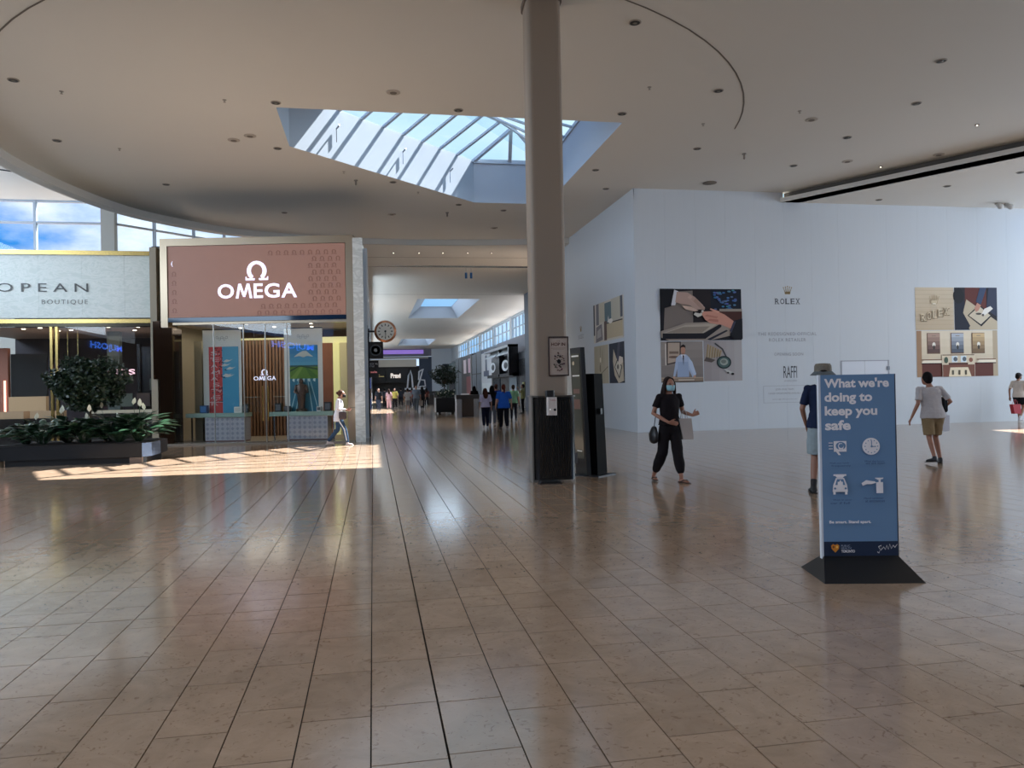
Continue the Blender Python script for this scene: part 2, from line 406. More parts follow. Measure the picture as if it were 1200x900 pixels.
# hall ceiling with two coffers
ZH = 7.7
cof = [((3.1, 52.6), (7.4, 52.6), (7.4, 67), (3.1, 67)), ((3.5, 94.5), (7.8, 94.5), (7.8, 108.5), (3.5, 108.5))]
b = MB(); b.holed([(-.3, 38.9), (12.2, 38.9), (12.2, 122), (-.3, 122)], cof, ZH); b.build('hall_ceiling', WHITE, ce)
b = MB(); b.bar((-.3, 50.1, ZH-.002), (12, 50.1, ZH-.002), .05, .006); b.build('ceiling_joint', mat('joint_grey'), ce)
for ci, c in enumerate(cof):
    zt = 8.65; ins = ((1.05, 2.2), (-.6, 2.2), (-.6, -.7), (1.05, -.7))
    t = [(c[k][0]+ins[k][0], c[k][1]+ins[k][1]) for k in range(4)]
    b = MB(); b.add([(x, y, ZH) for x, y in c]+[(x, y, zt) for x, y in t], [(i, (i+1) % 4, 4+(i+1) % 4, 4+i) for i in range(4)])
    cfo = b.build('coffer', WELLM, ce)
    b = MB(); b.add([(x, y, zt) for x, y in t], [(0, 1, 2, 3)]); b.build('coffer_glass', WINDOW, cfo)
# lower ceiling to the right behind the beam, with the opening the sun comes through
ZR = 7.62
b = MB(); b.holed([(13.35, 24.4), (17.3, 17.7), (24.8, 5.4), (30, 5.4), (30, 30), (13.35, 30)], [((22.95, 23.3), (22.55, 21.7), (22.45, 20.5), (25.1, 20.5), (25.1, 23.1))], ZR); b.build('low_ceiling', WHITE, ce)
A, Bp = Vector((13.62, 23.85)), Vector((24.6, 5.6))
d = (Bp-A).normalized(); nn = Vector((-d.y, d.x))
if nn.x < 0: nn = -nn
b = MB()
b.add([(A.x, A.y, ZR), (Bp.x, Bp.y, ZR), (Bp.x, Bp.y, ZR+.14), (A.x, A.y, ZR+.14), (A.x+nn.x*.3, A.y+nn.y*.3, ZR+.14), (Bp.x+nn.x*.3, Bp.y+nn.y*.3, ZR+.14)],
      [(0, 1, 2, 3), (3, 2, 5, 4)])
b.add([(A.x, A.y, ZR), (Bp.x, Bp.y, ZR), (Bp.x+nn.x*.6, Bp.y+nn.y*.6, ZR), (A.x+nn.x*.6, A.y+nn.y*.6, ZR)], [(3, 2, 1, 0)])
struct('trim_2', b, WHITE)
b = MB(); q = nn*.28
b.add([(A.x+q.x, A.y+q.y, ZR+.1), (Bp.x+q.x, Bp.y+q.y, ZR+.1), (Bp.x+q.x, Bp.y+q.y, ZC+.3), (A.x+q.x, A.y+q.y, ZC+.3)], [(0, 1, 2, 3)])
struct('trim_3', b, mat('slot_shade_grey', (95, 90, 84), .8))  # slot faces coloured darker for the shade inside the slot
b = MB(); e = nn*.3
b.add([(A.x, A.y, ZC+.01), (Bp.x, Bp.y, ZC+.01), (Bp.x+e.x, Bp.y+e.y, ZC+.01), (A.x+e.x, A.y+e.y, ZC+.01)], [(3, 2, 1, 0)]); b.build('slot_cover', mat('slot_shade_grey'), ce)

# skylight well and glass roof
ZE = 9.37
wl_ = sub('window_1')
names = ['near_wall', 'right_wall', 'far_wall', 'chamfer_wall', 'left_wall']
for i in range(5):
    p, q = sky[i], sky[(i+1) % 5]
    b = MB(); b.add([(p[0], p[1], ZC), (q[0], q[1], ZC), (q[0], q[1], ZE), (p[0], p[1], ZE)], [(0, 1, 2, 3)])
    b.build('well_'+names[i], WELLM, wl_)
apx = Vector((4.73, 24.87, 10.14)); nr = Vector((-.1, 20.04, 10.14))
Bv, Cv, Dv = Vector((-2.03, 20.7, ZE)), Vector((3.55, 26.25, ZE)), Vector((6.1, 26.25, ZE)); Nr, Nl = Vector((6.1, 17.9, ZE)), Vector((-2.03, 17.9, ZE))
SKF = mat('skylight_frame', (170, 182, 195), .5, metal=.2)
b = MB(); b.prism([(-2.03, 17.9), (6.1, 17.9), (6.1, 19.6), (-.2, 19.6), (-1.1, 21.6), (-2.03, 20.7)], ZE+.02, ZE+.12); b.build('sun_blocking_slab', WELLM, wl_)  # unseen slab added to trim the sun patch on the floor
nbar = 9
def lerp(a, c, t): return a+(c-a)*t
tops = []
for i in range(nbar+1):
    t = i/nbar; e0 = lerp(Bv, Cv, t)
    # foot of the perpendicular on the ridge line
    dr = (apx-nr).normalized(); r_ = nr+dr*max(0, min((apx-nr).length, (Vector((e0.x, e0.y, 10.14))-nr).dot(dr)))
    tops.append((e0, r_))
for i in range(nbar):
    e0, r_ = tops[i]; e1, r1 = tops[i+1]
    if i >= 1:
        b = MB(); b.add([e0, e1, r1, r_] if (r1-r_).length > .01 else [e0, e1, r1], [(0, 1, 2, 3)] if (r1-r_).length > .01 else [(0, 1, 2)]); b.build('pane', WINDOW, wl_)
for e0, r_ in tops[1:]:
    b = MB(); b.bar(e0+Vector((0, 0, .02)), r_, .09, .07); b.build('glazing_bar', SKF, wl_)
b = MB(); b.add([Cv, Dv, apx], [(0, 1, 2)]); b.build('pane', WINDOW, wl_)
b = MB(); b.add([Dv, Nr+Vector((0, 1.7, 0)), nr, apx], [(0, 1, 2, 3)]); b.build('pane', WINDOW, wl_)
for k in range(1, 7):
    t = k/7; b = MB(); b.bar(lerp(Dv, Nr+Vector((0, 1.7, 0)), t), lerp(apx, nr, t), .07, .06); b.build('glazing_bar', SKF, wl_)
for p, q in ((Cv, apx), (Dv, apx), (apx, nr), (lerp(Cv, Dv, .5), lerp(Cv, apx, .93))):
    b = MB(); b.bar(p, q, .12, .10); b.build('hip_bar', SKF, wl_)
b = MB(); b.bar(Cv, Dv, .14, .14); o_ = Vector((-.03, .03, .02)); b.bar(Bv+o_, Cv+o_, .05, .05); b.bar(Dv, Nr, .1, .12); b.build('eaves_frame', SKF, wl_)
for (x, y, z) in ((-.9, 21.83, 8.7), (1.0, 23.72, 8.7), (2.6, 25.3, 8.6)):    # small brackets on the chamfered well wall
    b = MB(); b.bar((x+.03, y-.03, z-.25), (x+.03, y-.03, z+.12), .02); b.bar((x+.03, y-.03, z+.12), (x+.12, y-.12, z+.2), .03); b.build('bracket', STEEL, wl_)

# ------------------------------------------------------------------ walls out of view and the clerestory
# glazed fronts left and right; rear wall left open above for the added fill
for nm, args in (('wall_left', [(-18, -13, 0, -17.8, 34, 5.4), (-18, -13, 9.1, -17.8, 34, 9.4)]), ('wall_rear', [(-18, -13.2, 0, 30, -13, 7.4), (-18, -13.2, 13.4, 30, -13, 13.6), (-18, -13, 13.5, 30, -6, 13.6), (-18, -6.1, 9.3, -6.3, -6, 13.5), (-6.3, -6.1, 7.96, 25, -6, 13.5), (25, -6.1, 7.7, 30, -6, 13.5)]),
                 ('wall_far_right', [(29.8, -13, 0, 30, 30, 1.3), (29.8, -13, 7.75, 30, 30, 8.2)])):
    b = MB()
    for a in args: b.box(*a)
    struct(nm, b, mat('rear_wall_taupe', (128, 120, 112), .7))
b = MB(); b.box(-18, 33.3, 0, -10.2, 33.5, 5.2); b.add([(-10.2, 33.3, 0), (-3.3, 40.1, 0), (-3.3, 40.1, 5.2), (-10.2, 33.3, 5.2)], [(0, 1, 2, 3)]); b.box(-3.3, 40, 0, -.3, 40.2, 9.4); struct('wall_back_left', b, WHITE)
w2 = sub('window_2')
def pane(parent, a, b_, z0, z1, m=WINDOW, name='pane'):
    q = MB(); q.add([(a[0], a[1], z0), (b_[0], b_[1], z0), (b_[0], b_[1], z1), (a[0], a[1], z1)], [(0, 1, 2, 3)]); return q.build(name, m, parent)
xs = [-18, -15.9, -13.0, -10.5]
for i in range(3):
    for z0, z1 in ((5.2, 8.42), (8.42, 9.3)): pane(w2, (xs[i], 33.2), (xs[i+1], 33.2), z0, z1)
for x in xs[1:-1]:
    b = MB(); b.box(x-.05, 33.08, 5.2, x+.05, 33.25, 9.3); b.build('mullion', ALU, w2)
for z in (5.25, 8.42, 9.27):
    b = MB(); b.box(-18, 33.09, z-.04, -10.3, 33.24, z+.04); b.build('transom', ALU, w2)
b = MB(); b.box(-10.55, 32.95, 0, -10.05, 33.35, 9.3); b.build('pier', mat('pier_grey', (160, 158, 152), .7), w2)
w3 = sub('window_3')
P0, P1 = Vector((-10.06, 33.2)), Vector((-3.3, 39.96)); ts = [0, .17, .36, .52, .66, .83, 1]
for i in range(6):
    for z0, z1 in ((5.2, 8.42), (8.42, 9.3)): pane(w3, P0.lerp(P1, ts[i]), P0.lerp(P1, ts[i+1]), z0, z1)
for t in ts[1:-1]:
    p = P0.lerp(P1, t); b = MB(); b.bar((p.x, p.y, 5.2), (p.x, p.y, 9.3), .12, .12); b.build('mullion', ALU, w3)
for z in (8.42, 9.27):
    b = MB(); b.bar((P0.x, P0.y, z), (P1.x, P1.y, z), .1, .08); b.build('transom', ALU, w3)

# ------------------------------------------------------------------ hoarding
HX, HY = 8.44, 23.84
wr = sub('wall_right')
def hpanels(parent, a, c, n, z1):
    a = Vector(a); c = Vector(c); d = (c-a); L = d.length/n; d.normalize(); nn = Vector((d.y, -d.x))
    for i in range(n):
        p = a+d*(L*i+.0015); q = a+d*(L*(i+1)-.0015); b = MB()
        b.add([(p.x, p.y, 0), (q.x, q.y, 0), (q.x-nn.x*.03, q.y-nn.y*.03, 0), (p.x-nn.x*.03, p.y-nn.y*.03, 0), (p.x, p.y, z1), (q.x, q.y, z1), (q.x-nn.x*.03, q.y-nn.y*.03, z1), (p.x-nn.x*.03, p.y-nn.y*.03, z1)],
              [(0, 1, 5, 4), (4, 5, 6, 7), (1, 2, 6, 5), (3, 0, 4, 7), (0, 3, 2, 1), (2, 3, 7, 6)])
        b.build('hoarding_panel', HOARD, parent)
hpanels(wr, (HX, HY), (13.74, HY), 5, ZC)
hpanels(wr, (13.74, HY), (15.75, HY), 2, ZR+.0)
hpanels(wr, (17.60, HY), (23.6, HY), 5, ZR)
hpanels(wr, (15.75, HY+.001), (17.60, HY+.001), 1, ZR) if False else None
b = MB(); b.box(15.7515, HY, 2.25, 17.5985, HY+.03, ZR); b.build('hoarding_panel', HOARD, wr)
b = MB(); b.box(HX+.01, HY+.03, 0, 23.6, HY+.2, ZR-.1); b.build('hoarding_backing', DARKG, wr)
wp = sub('wall_passage')
hpanels(wp, (HX, 34.2), (HX, HY), 9, ZC-.26)
b = MB(); b.box(HX+.03, HY+.2, 0, HX+.2, 34.2, ZC-.3); b.box(HX+.03, 34.1, 0, 12.2, 34.3, ZC-.25); b.build('hoarding_backing', DARKG, wp)
b = MB(); b.box(HX, 31.9, ZC-.26, HX+.03, 34.2, ZC-.25); b.box(HX, HY, ZC-.26, HX+.03, 32.2, ZC); b.build('hoarding_top', HOARD, wp)
do = sub('door_1')
DM = mat('door_vinyl', (204, 209, 218), .55)
b = MB(); b.box(15.80, HY-.004, .01, 16.66, HY+.028, 2.22); b.build('door_leaf', DM, do)
b = MB(); b.box(16.67, HY-.004, .01, 17.55, HY+.028, 2.22); b.build('door_leaf', DM, do)
b = MB(); b.box(15.75, HY-.012, 0, 15.785, HY+.02, 2.25); b.box(17.565, HY-.012, 0, 17.60, HY+.02, 2.25); b.box(15.785, HY-.012, 2.225, 17.565, HY+.02, 2.25); b.build('door_frame', mat('door_frame', (150, 154, 164), .5), do)
for z in (.3, 1.1, 1.9):
    b = MB(); b.box(17.50, HY-.03, z, 17.60, HY-.004, z+.13); b.build('hinge', mat('hinge_grey', (90, 92, 98), .4, metal=.6), do)
# far-right space beyond the hoarding
b = MB(); b.box(24.1, 28.2, 0, 30, 28.4, 7.7); struct('wall_side', b, WHITE)

# ------------------------------------------------------------------ printed murals
PRINT = mat('print', (255, 255, 255), .6, vcol=True, spec=.2)
def mural(name, label, p, loc, rz=0, group='printed pictures on the hoarding'):
    b = MB(); b.box(p.W0, .0, 0, p.W1, .006, p.H1)
    return None
def finish(p, name, label, cat, loc, rz, w, h, group=None, m=None):
    # backing board so the print has a real thickness
    p.col = lin((225, 225, 222)); p.box(0, 0, 0, w, .006, h)
    return tag(p.build(name, m or PRINT, loc=loc, rz=rz), label, cat, group)
yw = HY-.0065
# 1: two hands passing a watch over a tray
def skinhand(p, flip=False):
    pass
w, h = 2.86, 1.70; p = Pic(w, h)
p.rect(0, 0, 1, 1, (28, 26, 34)); p.poly([(.04, .18), (.06, .7), (.2, .95), (.42, .97), (.42, .2)], (120, 110, 104)); p.rect(.4, .2, .62, 1, (34, 28, 32))
p.rect(.62, .5, 1, 1, (18, 24, 38))
rr = random.Random(3)
for i in range(46): p.el(.66+.27*rr.random(), .6+.38*rr.random(), .02, .018, (50+40*rr.random(), 90+40*rr.random(), 130+40*rr.random()), 6)
p.rect(.72, .1, 1, .56, (70, 38, 34)); p.rect(.72, .56, 1, .61, (150, 140, 130))
p.poly([(0, .06), (0, .18), (.3, .34), (.72, .36), (.95, .12), (.6, 0), (.1, 0)], (150, 138, 128))
p.poly([(.02, .14), (.3, .3), (.7, .33), (.52, .14)], (172, 160, 146)); p.poly([(.06, .15), (.27, .26), (.6, .27), (.5, .15)], (140, 128, 116))
p.poly([(.02, .14), (.52, .14), (.74, .33), (.74, .26), (.54, .03), (.02, .03)], (26, 25, 32)); p.poly([(.56, .02), (.8, .2), (.82, .18), (.6, 0)], (40, 40, 50))
p.poly([(0, .5), (0, 1), (.16, 1), (.13, .66), (.04, .62)], (20, 20, 26)); p.poly([(.13, .68), (.17, .98), (.22, .95), (.18, .68)], (205, 205, 210))
p.poly([(.18, .74), (.2, .94), (.33, .93), (.42, .84), (.52, .68), (.5, .6), (.42, .6), (.36, .68), (.26, .7)], (176, 148, 136))
for a in (0, .035, .07): p.poly([(.33+a, .83-a), (.36+a, .88-a), (.54, .64-a*.4), (.52, .58-a*.3)], (190-400*a, 160-380*a, 146-360*a))
p.poly([(.26, .68), (.36, .66), (.46, .58), (.42, .56), (.3, .6)], (196, 168, 152))
p.poly([(.40, .50), (.42, .54), (.48, .52), (.52, .6), (.5, .48), (.45, .45)], (200, 195, 185)); p.el(.51, .56, .022, .04, (70, 66, 66)); p.el(.51, .56, .014, .028, (190, 188, 182))
p.poly([(.50, .50), (.52, .56), (.68, .57), (.78, .5), (.9, .36), (.86, .22), (.74, .3), (.6, .33), (.54, .4)], (196, 140, 122))
p.poly([(.60, .60), (.61, .62), (.72, .56), (.7, .52)], (206, 152, 134)); p.poly([(.53, .47), (.56, .5), (.7, .46), (.68, .42)], (176, 120, 104)); p.poly([(.56, .38), (.6, .42), (.7, .4), (.7, .35)], (170, 112, 98))
p.poly([(.9, .38), (.84, .1), (.9, .02), (1, .02), (1, .42)], (18, 18, 26)); p.poly([(.89, .37), (.84, .18), (.86, .14), (.92, .36)], (60, 60, 78))
finish(p, 'wall_print', 'wide dark picture of two hands passing a watch over a tray', 'poster', (9.28, yw, 2.98), 0, w, h, 'printed pictures on the long hoarding wall')
w, h = 1.46, 1.34; p = Pic(w, h); p.grad(0, 0, 1, 1, (120, 112, 108), (150, 140, 134), 5)
p.poly([(.12, .42), (.14, 1), (.48, 1), (.46, .5)], (70, 60, 58)); p.poly([(.16, .46), (.17, .97), (.45, .97), (.44, .53)], (176, 158, 142)); p.rect(.2, .7, .42, .76, (120, 102, 90)); p.el(.3, .62, .12, .03, (110, 90, 80)); p.rect(.1, .42, .13, .95, (205, 196, 186))
p.rect(0, 0, 1, .1, (142, 124, 108)); p.rect(0, .1, 1, .12, (176, 158, 140)); p.rect(0, 0, 1, .02, (60, 50, 46))
p.poly([(.28, .14), (.36, .6), (.46, .68), (.6, .68), (.68, .6), (.8, .16), (.74, .12), (.66, .3), (.66, .13), (.38, .13), (.38, .34), (.33, .14)], (168, 182, 206))
p.poly([(.38, .13), (.4, .5), (.64, .5), (.66, .13)], (150, 166, 194)); p.poly([(.47, .68), (.5, .6), (.55, .6), (.58, .68)], (225, 226, 232)); p.poly([(.51, .66), (.53, .4), (.55, .66)], (40, 42, 58))
p.poly([(.66, .6), (.74, .5), (.83, .2), (.8, .14), (.76, .18), (.66, .4)], (182, 196, 218)); p.el(.3, .12, .03, .03, (190, 150, 130)); p.el(.79, .14, .03, .03, (190, 150, 130))
p.el(.525, .78, .055, .1, (178, 134, 114)); p.poly([(.46, .82), (.48, .9), (.53, .93), (.58, .9), (.585, .82), (.56, .86), (.49, .86)], (36, 28, 26)); p.rect(.50, .68, .55, .72, (160, 118, 100))
p.rect(.4, .04, .78, .075, (190, 176, 160))
finish(p, 'wall_print', 'small picture of a man in a pale blue coat behind a counter', 'poster', (9.28, yw, 1.61), 0, w, h, 'printed pictures on the long hoarding wall')
w, h = 1.36, 1.34; p = Pic(w, h); p.grad(0, 0, 1, 1, (150, 142, 142), (172, 168, 168), 5, False)
for i in range(6):
    x = .05+i*.065; p.poly([(x, .56+.01*i), (x+.05, .92-.03*i), (x+.1, .9-.03*i), (x+.05, .54+.012*i)], (170, 150, 118)); p.poly([(x+.02, .56), (x+.055, .9-.03*i), (x+.065, .9-.03*i), (x+.03, .56)], (60, 52, 48))
p.poly([(.3, .95), (.5, .8), (.6, .6), (.56, .6), (.47, .78), (.28, .92)], (70, 68, 72)); p.poly([(0, .5), (.06, .6), (.3, .52), (.2, .46)], (90, 80, 76))
p.el(.52, .46, .19, .16, (30, 46, 48), 20); p.el(.52, .46, .155, .13, (78, 100, 98), 20); p.el(.52, .47, .105, .085, (150, 158, 150), 20); p.el(.51, .48, .07, .05, (110, 118, 112), 12)
p.poly([(.52, .3), (.6, .28), (.78, .2), (.76, .15), (.6, .2)], (190, 188, 182)); p.el(.74, .17, .04, .03, (30, 28, 30)); p.el(.62, .2, .03, .02, (60, 56, 56))
finish(p, 'wall_print', 'small picture of a disassembled watch movement on grey', 'poster', (10.77, yw, 1.63), 0, w, h, 'printed pictures on the long hoarding wall')
# right cluster
w, h = 1.52, 1.50; p = Pic(w, h); p.grad(0, 0, 1, 1, (190, 172, 146), (205, 190, 166), 4)
for i in range(10): p.rect(0, i/10+.03, 1, i/10+.037, (178, 160, 134)); p.k -= 1
p.k += 1
def crown(p, cx, cy, s, col, sh=None):
    for i, a in enumerate((-.5, -.25, 0, .25, .5)):
        hh = .5+.12*(1-abs(a)*2)
        p.poly([(cx+a*s*.55-.02*s, cy-.1*s), (cx+a*s*1.0-.03*s, cy+hh*s), (cx+a*s*1.0+.03*s, cy+hh*s), (cx+a*s*.55+.06*s, cy-.1*s)], col); p.el(cx+a*s*1.0, cy+(hh+.03)*s, .045*s, .045*s, col, 8)
    p.poly([(cx-.36*s, cy+.12*s), (cx-.3*s, cy-.18*s), (cx, cy-.3*s), (cx+.3*s, cy-.18*s), (cx+.36*s, cy+.12*s)], col); p.el(cx, cy-.2*s, .2*s, .06*s, sh or col, 10)
crown(p, .49, .66, .24, (120, 100, 76), (235, 225, 205)); crown(p, .48, .665, .24, (205, 188, 158), (240, 232, 215))
def serif(p, txt, x0, z0, w, h, slope, col):
    n = len(txt); cw = w/n
    for i, ch in enumerate(txt):
        x = x0+i*cw; z = z0+slope*i; p.tx(ch, x+.08*cw, z, cw*.76, h, col, bold=.01)
        if ch in 'RLEX': 
            p.rect(x, z, x+cw*.42, z+h*.09, col); p.k -= 1; p.rect(x, z+h*.91, x+cw*.42, z+h, col)
            if ch in 'RX': p.rect(x+cw*.6, z, x+cw*.98, z+h*.09, col)
            if ch == 'X': p.rect(x+cw*.6, z+h*.91, x+cw*.98, z+h, col)
serif(p, 'ROLEX', .14, .20, .74, .17, .035, (100, 80, 58)); serif(p, 'ROLEX', .125, .212, .74, .17, .035, (214, 198, 170))
finish(p, 'wall_print', 'sand coloured print of a crown over raised capital letters', 'poster', (18.66, yw, 3.27), 0, w, h, 'printed pictures on the long hoarding wall')
w, h = 1.72, 1.50; p = Pic(w, h); p.rect(0, 0, 1, 1, (34, 28, 36)); p.rect(.25, .5, .75, 1, (92, 40, 34)); p.poly([(.18, .35), (.28, .72), (1, .2), (1, 0), (.35, 0)], (186, 172, 148)); p.poly([(0, 0), (0, .9), (.18, .95), (.24, .6), (.2, .4), (.36, .1), (.3, 0)], (24, 28, 44)); p.el(.1, .8, .13, .18, (16, 16, 24))
p.poly([(.30, .34), (.58, .6), (.88, .34), (.62, .08)], (24, 24, 30)); p.poly([(.33, .34), (.58, .56), (.84, .34), (.61, .13)], (200, 188, 166))
p.poly([(.5, .66), (.6, 1), (.76, 1), (.62, .6)], (52, 66, 96)); p.poly([(.74, .5), (.8, 1), (1, 1), (1, .3), (.86, .4)], (46, 52, 74)); p.poly([(.46, .5), (.53, .64), (.62, .58), (.56, .46), (.5, .42)], (186, 136, 118)); p.poly([(.62, .36), (.7, .5), (.84, .56), (.9, .5), (.78, .4), (.68, .33)], (226, 222, 216))
p.el(.56, .38, .07, .025, (70, 66, 62)); p.el(.66, .35, .03, .03, (90, 84, 78))
finish(p, 'wall_print', 'picture of gloved hands laying a watch on a square tray', 'poster', (20.21, yw, 3.27), 0, w, h, 'printed pictures on the long hoarding wall')
w, h = 3.24, 1.62; p = Pic(w, h); p.grad(0, .3, 1, 1, (205, 190, 166), (222, 210, 188), 4); p.rect(0, 0, 1, .3, (96, 52, 44)); p.rect(0, .0, .06, 1, (160, 128, 100)); p.rect(.94, 0, 1, 1, (176, 160, 136))
for cx_, c0, c1 in ((.21, (186, 156, 140), (84, 62, 60)), (.5, (190, 196, 206), (70, 78, 92)), (.76, (214, 186, 140), (110, 88, 66))):
    p.rect(cx_-.085, .5, cx_+.075, .95, (110, 84, 66)); p.grad(cx_-.075, .52, cx_+.075, .94, c1, c0, 5); p.el(cx_, .7, .02, .05, (230, 226, 216)); p.el(cx_, .64, .012, .05, (60, 56, 54)); p.rect(cx_-.025, .88, cx_+.025, .895, (140, 126, 112))
for xa, xb in ((.05, .3), (.73, .97)):
    p.poly([(xa, .3), (xa+.03, .36), (xb, .36), (xb, .3)], (236, 226, 206)); p.rect(xa, .36, xb, .38, (120, 84, 66)); p.rect(xa, .28, xb, .3, (60, 34, 30))
p.rect(.3, .0, .7, .48, (214, 200, 176)); p.rect(.3, .46, .7, .48, (120, 100, 84)); p.rect(.3, .0, .7, .26, (120, 76, 62)); p.rect(.38, .26, .62, .3, (86, 52, 44)); p.poly([(.38, .0), (.4, .2), (.62, .2), (.66, .0)], (226, 212, 184))
for x in (.42, .53): p.rect(x, .31, x+.07, .45, (210, 222, 230)); p.el(x+.045, .38, .025, .05, (90, 100, 110))
p.el(.35, .36, .025, .07, (70, 88, 74)); p.el(.655, .36, .025, .05, (140, 90, 74))
for x in (.43, .51, .59): p.rect(x-.012, .04, x+.012, .14, (90, 84, 70))
p.rect(.303, 0, .306, .48, (235, 226, 210)); p.rect(.70, 0, .703, .48, (235, 226, 210))
finish(p, 'wall_print', 'wide print of a showroom with three framed posters and counters', 'poster', (18.68, yw, 1.63), 0, w, h, 'printed pictures on the long hoarding wall')
# cluster on the side facing the passage (faces -x): local x runs toward -y
xw = HX-.0065; RZ = -PI/2
def place(p, name, label, yfar, z, w, h): finish(p, name, label, 'poster', (xw, yfar, z), RZ, w, h, 'printed pictures on the passage side of the hoarding')
w, h = 3.62, 1.46; p = Pic(w, h); p.rect(0, 0, 1, 1, (206, 198, 184)); p.rect(0, .2, .05, 1, (66, 62, 66)); p.rect(.1, .45, .2, 1, (120, 116, 120)); p.rect(.22, .5, .4, 1, (198, 190, 168)); p.rect(.4, .4, .62, .95, (92, 112, 118)); p.rect(.62, .45, .94, 1, (190, 184, 166)); p.rect(.9, .5, .97, 1, (96, 96, 102))
p.poly([(.08, 0), (.1, .4), (.3, .46), (.33, .05)], (128, 120, 122)); p.poly([(.12, .1), (.14, .3), (.26, .36), (.28, .14)], (176, 168, 164)); p.rect(.38, .02, .47, .5, (96, 72, 62)); p.rect(.47, .05, .97, .42, (192, 174, 142)); p.rect(.47, .42, .97, .45, (70, 60, 56)); p.el(.6, .47, .07, .06, (232, 226, 216)); p.poly([(.5, .45), (.53, .62), (.56, .45)], (226, 222, 214))
place(p, 'wall_print', 'pale showroom interior print on the passage side of the hoarding', 28.62, 3.18, w, h)
w, h = 1.82, 1.42; p = Pic(w, h); p.grad(0, 0, 1, 1, (172, 160, 134), (186, 174, 150), 4, False); p.poly([(.1, .1), (.95, .42), (.95, .44), (.1, .12)], (96, 84, 66)); p.rect(.44, .3, .46, .95, (120, 108, 88)); p.el(.45, .62, .045, .07, (226, 214, 190)); p.el(.42, .4, .03, .1, (130, 116, 92)); p.el(.6, .7, .03, .2, (160, 148, 122))
place(p, 'wall_print', 'plain sand coloured print with a small hanging tag, passage side', 28.62, 1.63, w, h)
w, h = 1.72, 1.42; p = Pic(w, h); p.rect(0, 0, 1, 1, (40, 42, 56)); p.poly([(.25, .55), (.3, .85), (.5, .6), (.9, .6), (.95, .05), (.6, 0), (.35, .2)], (196, 180, 156)); p.poly([(.35, .4), (.55, .6), (.85, .4), (.66, .1)], (34, 34, 40)); p.poly([(.39, .4), (.56, .55), (.8, .4), (.65, .16)], (206, 196, 176)); p.poly([(.5, .6), (.6, 1), (.75, 1), (.66, .55)], (72, 70, 84)); p.poly([(.6, .5), (.68, .66), (.9, .62), (.9, .5), (.72, .44)], (222, 206, 190)); p.el(.58, .4, .06, .06, (96, 88, 80))
place(p, 'wall_print', 'dark print of hands over a tilted tray, passage side', 26.72, 1.63, w, h)

# wall lettering (flat vinyl)
VIN = mat('vinyl_letters', (60, 62, 70), .5)
VGR = mat('vinyl_grey_letters', (140, 142, 150), .5)
VGO = mat('vinyl_gold', (150, 125, 75), .5)
def lettering(name, label, loc, rz, lines, emblem=None, group=None):
    t = thing(name, label, 'lettering', loc, rz, group)
    for k_, (tx_, x, z, w, h, mi, bold, sp) in enumerate(lines):
        b = MB(); b.text(tx_, x, z, w, h, y=0, ext=.004, bold=bold, space=sp); b.build('letter' if len(tx_) == 1 else 'text_line', (VIN, VGR, VGO)[mi], t)
    if emblem: b = MB(); emblem(b); b.build('emblem' if emblem is not frame_ else 'outline', [VIN, VGR, VGO], t)
    return t
def frame_(b):
    b.m = 1
    for a in ((-.02, -.004, -.02, 1.52, 0, -.012), (-.02, -.004, .545, 1.52, 0, .553), (-.02, -.004, -.02, -.012, 0, .55), (1.512, -.004, -.02, 1.52, 0, .55)): b.box(*a)
def crownmb(b, cx, cz, s):
    b.m = 2
    for a in (-.5, -.25, 0, .25, .5):
        hh = .5+.12*(1-abs(a)*2); b.xprism([(cx+a*s*.5-.05*s, cz-.1*s), (cx+a*s*.5+.05*s, cz-.1*s), (cx+a*s+.02*s, cz+hh*s), (cx+a*s-.02*s, cz+hh*s)], -.004, 0); b.add([(cx+a*s+.07*s*math.cos(t*PI/4), -.005, cz+(hh+.03)*s+.07*s*math.sin(t*PI/4)) for t in range(8)], [tuple(range(8))])
    b.xprism([(cx-.32*s, cz-.22*s), (cx+.32*s, cz-.22*s), (cx+.36*s, cz+.05*s), (cx-.36*s, cz+.05*s)], -.004, 0)
def serifs(b, x0, z, w, h, txt):
    n = len(txt); cw = w/n; b.m = 0
    for i, ch in enumerate(txt):
        if ch in 'RLEX':
            x = x0+i*cw
            b.box(x-.01*cw, -.004, z, x+cw*.42, -.0005, z+h*.07)
            if ch != 'R' or 1: b.box(x-.01*cw, -.004, z+h*.93, x+cw*.42, -.0005, z+h)
            if ch in 'RX': b.box(x+cw*.55, -.004, z, x+cw*.95, -.0005, z+h*.07)
            if ch == 'X': b.box(x+cw*.55, -.004, z+h*.93, x+cw*.95, -.0005, z+h)
def emb1(b): crownmb(b, 13.83-13.35, .40, .3); serifs(b, 0, 0, .95, .19, 'ROLEX')
lettering('wall_lettering', 'dark serif capitals under a small gold crown on the hoarding', (13.35, HY, 4.18), 0,
          [(c, i*.19+.015, 0, .15, .19, 0, .012, 1) for i, c in enumerate('ROLEX')], emb1)
lettering('wall_lettering', 'two lines of thin grey capitals in the middle of the hoarding', (12.72, HY, 2.92), 0,
          [('THE REDESIGNED OFFICIAL', 0, .20, 2.15, .11, 1, 0, 1.15), ('ROLEX RETAILER', .40, 0, 1.35, .11, 1, 0, 1.15)])
lettering('wall_lettering', 'short grey line of capitals reading OPENING SOON', (13.30, HY, 2.44), 0, [('OPENING SOON', 0, 0, 1.06, .10, 1, 0, 1.15)])
lettering('wall_lettering', 'tall narrow black letters reading RAFFI above small capitals', (13.62, HY, 1.55), 0, [('RAFFI', 0, .14, .50, .40, 0, .0, .95), ('JEWELLERS', .02, 0, .46, .065, 1, 0, 1.2)])
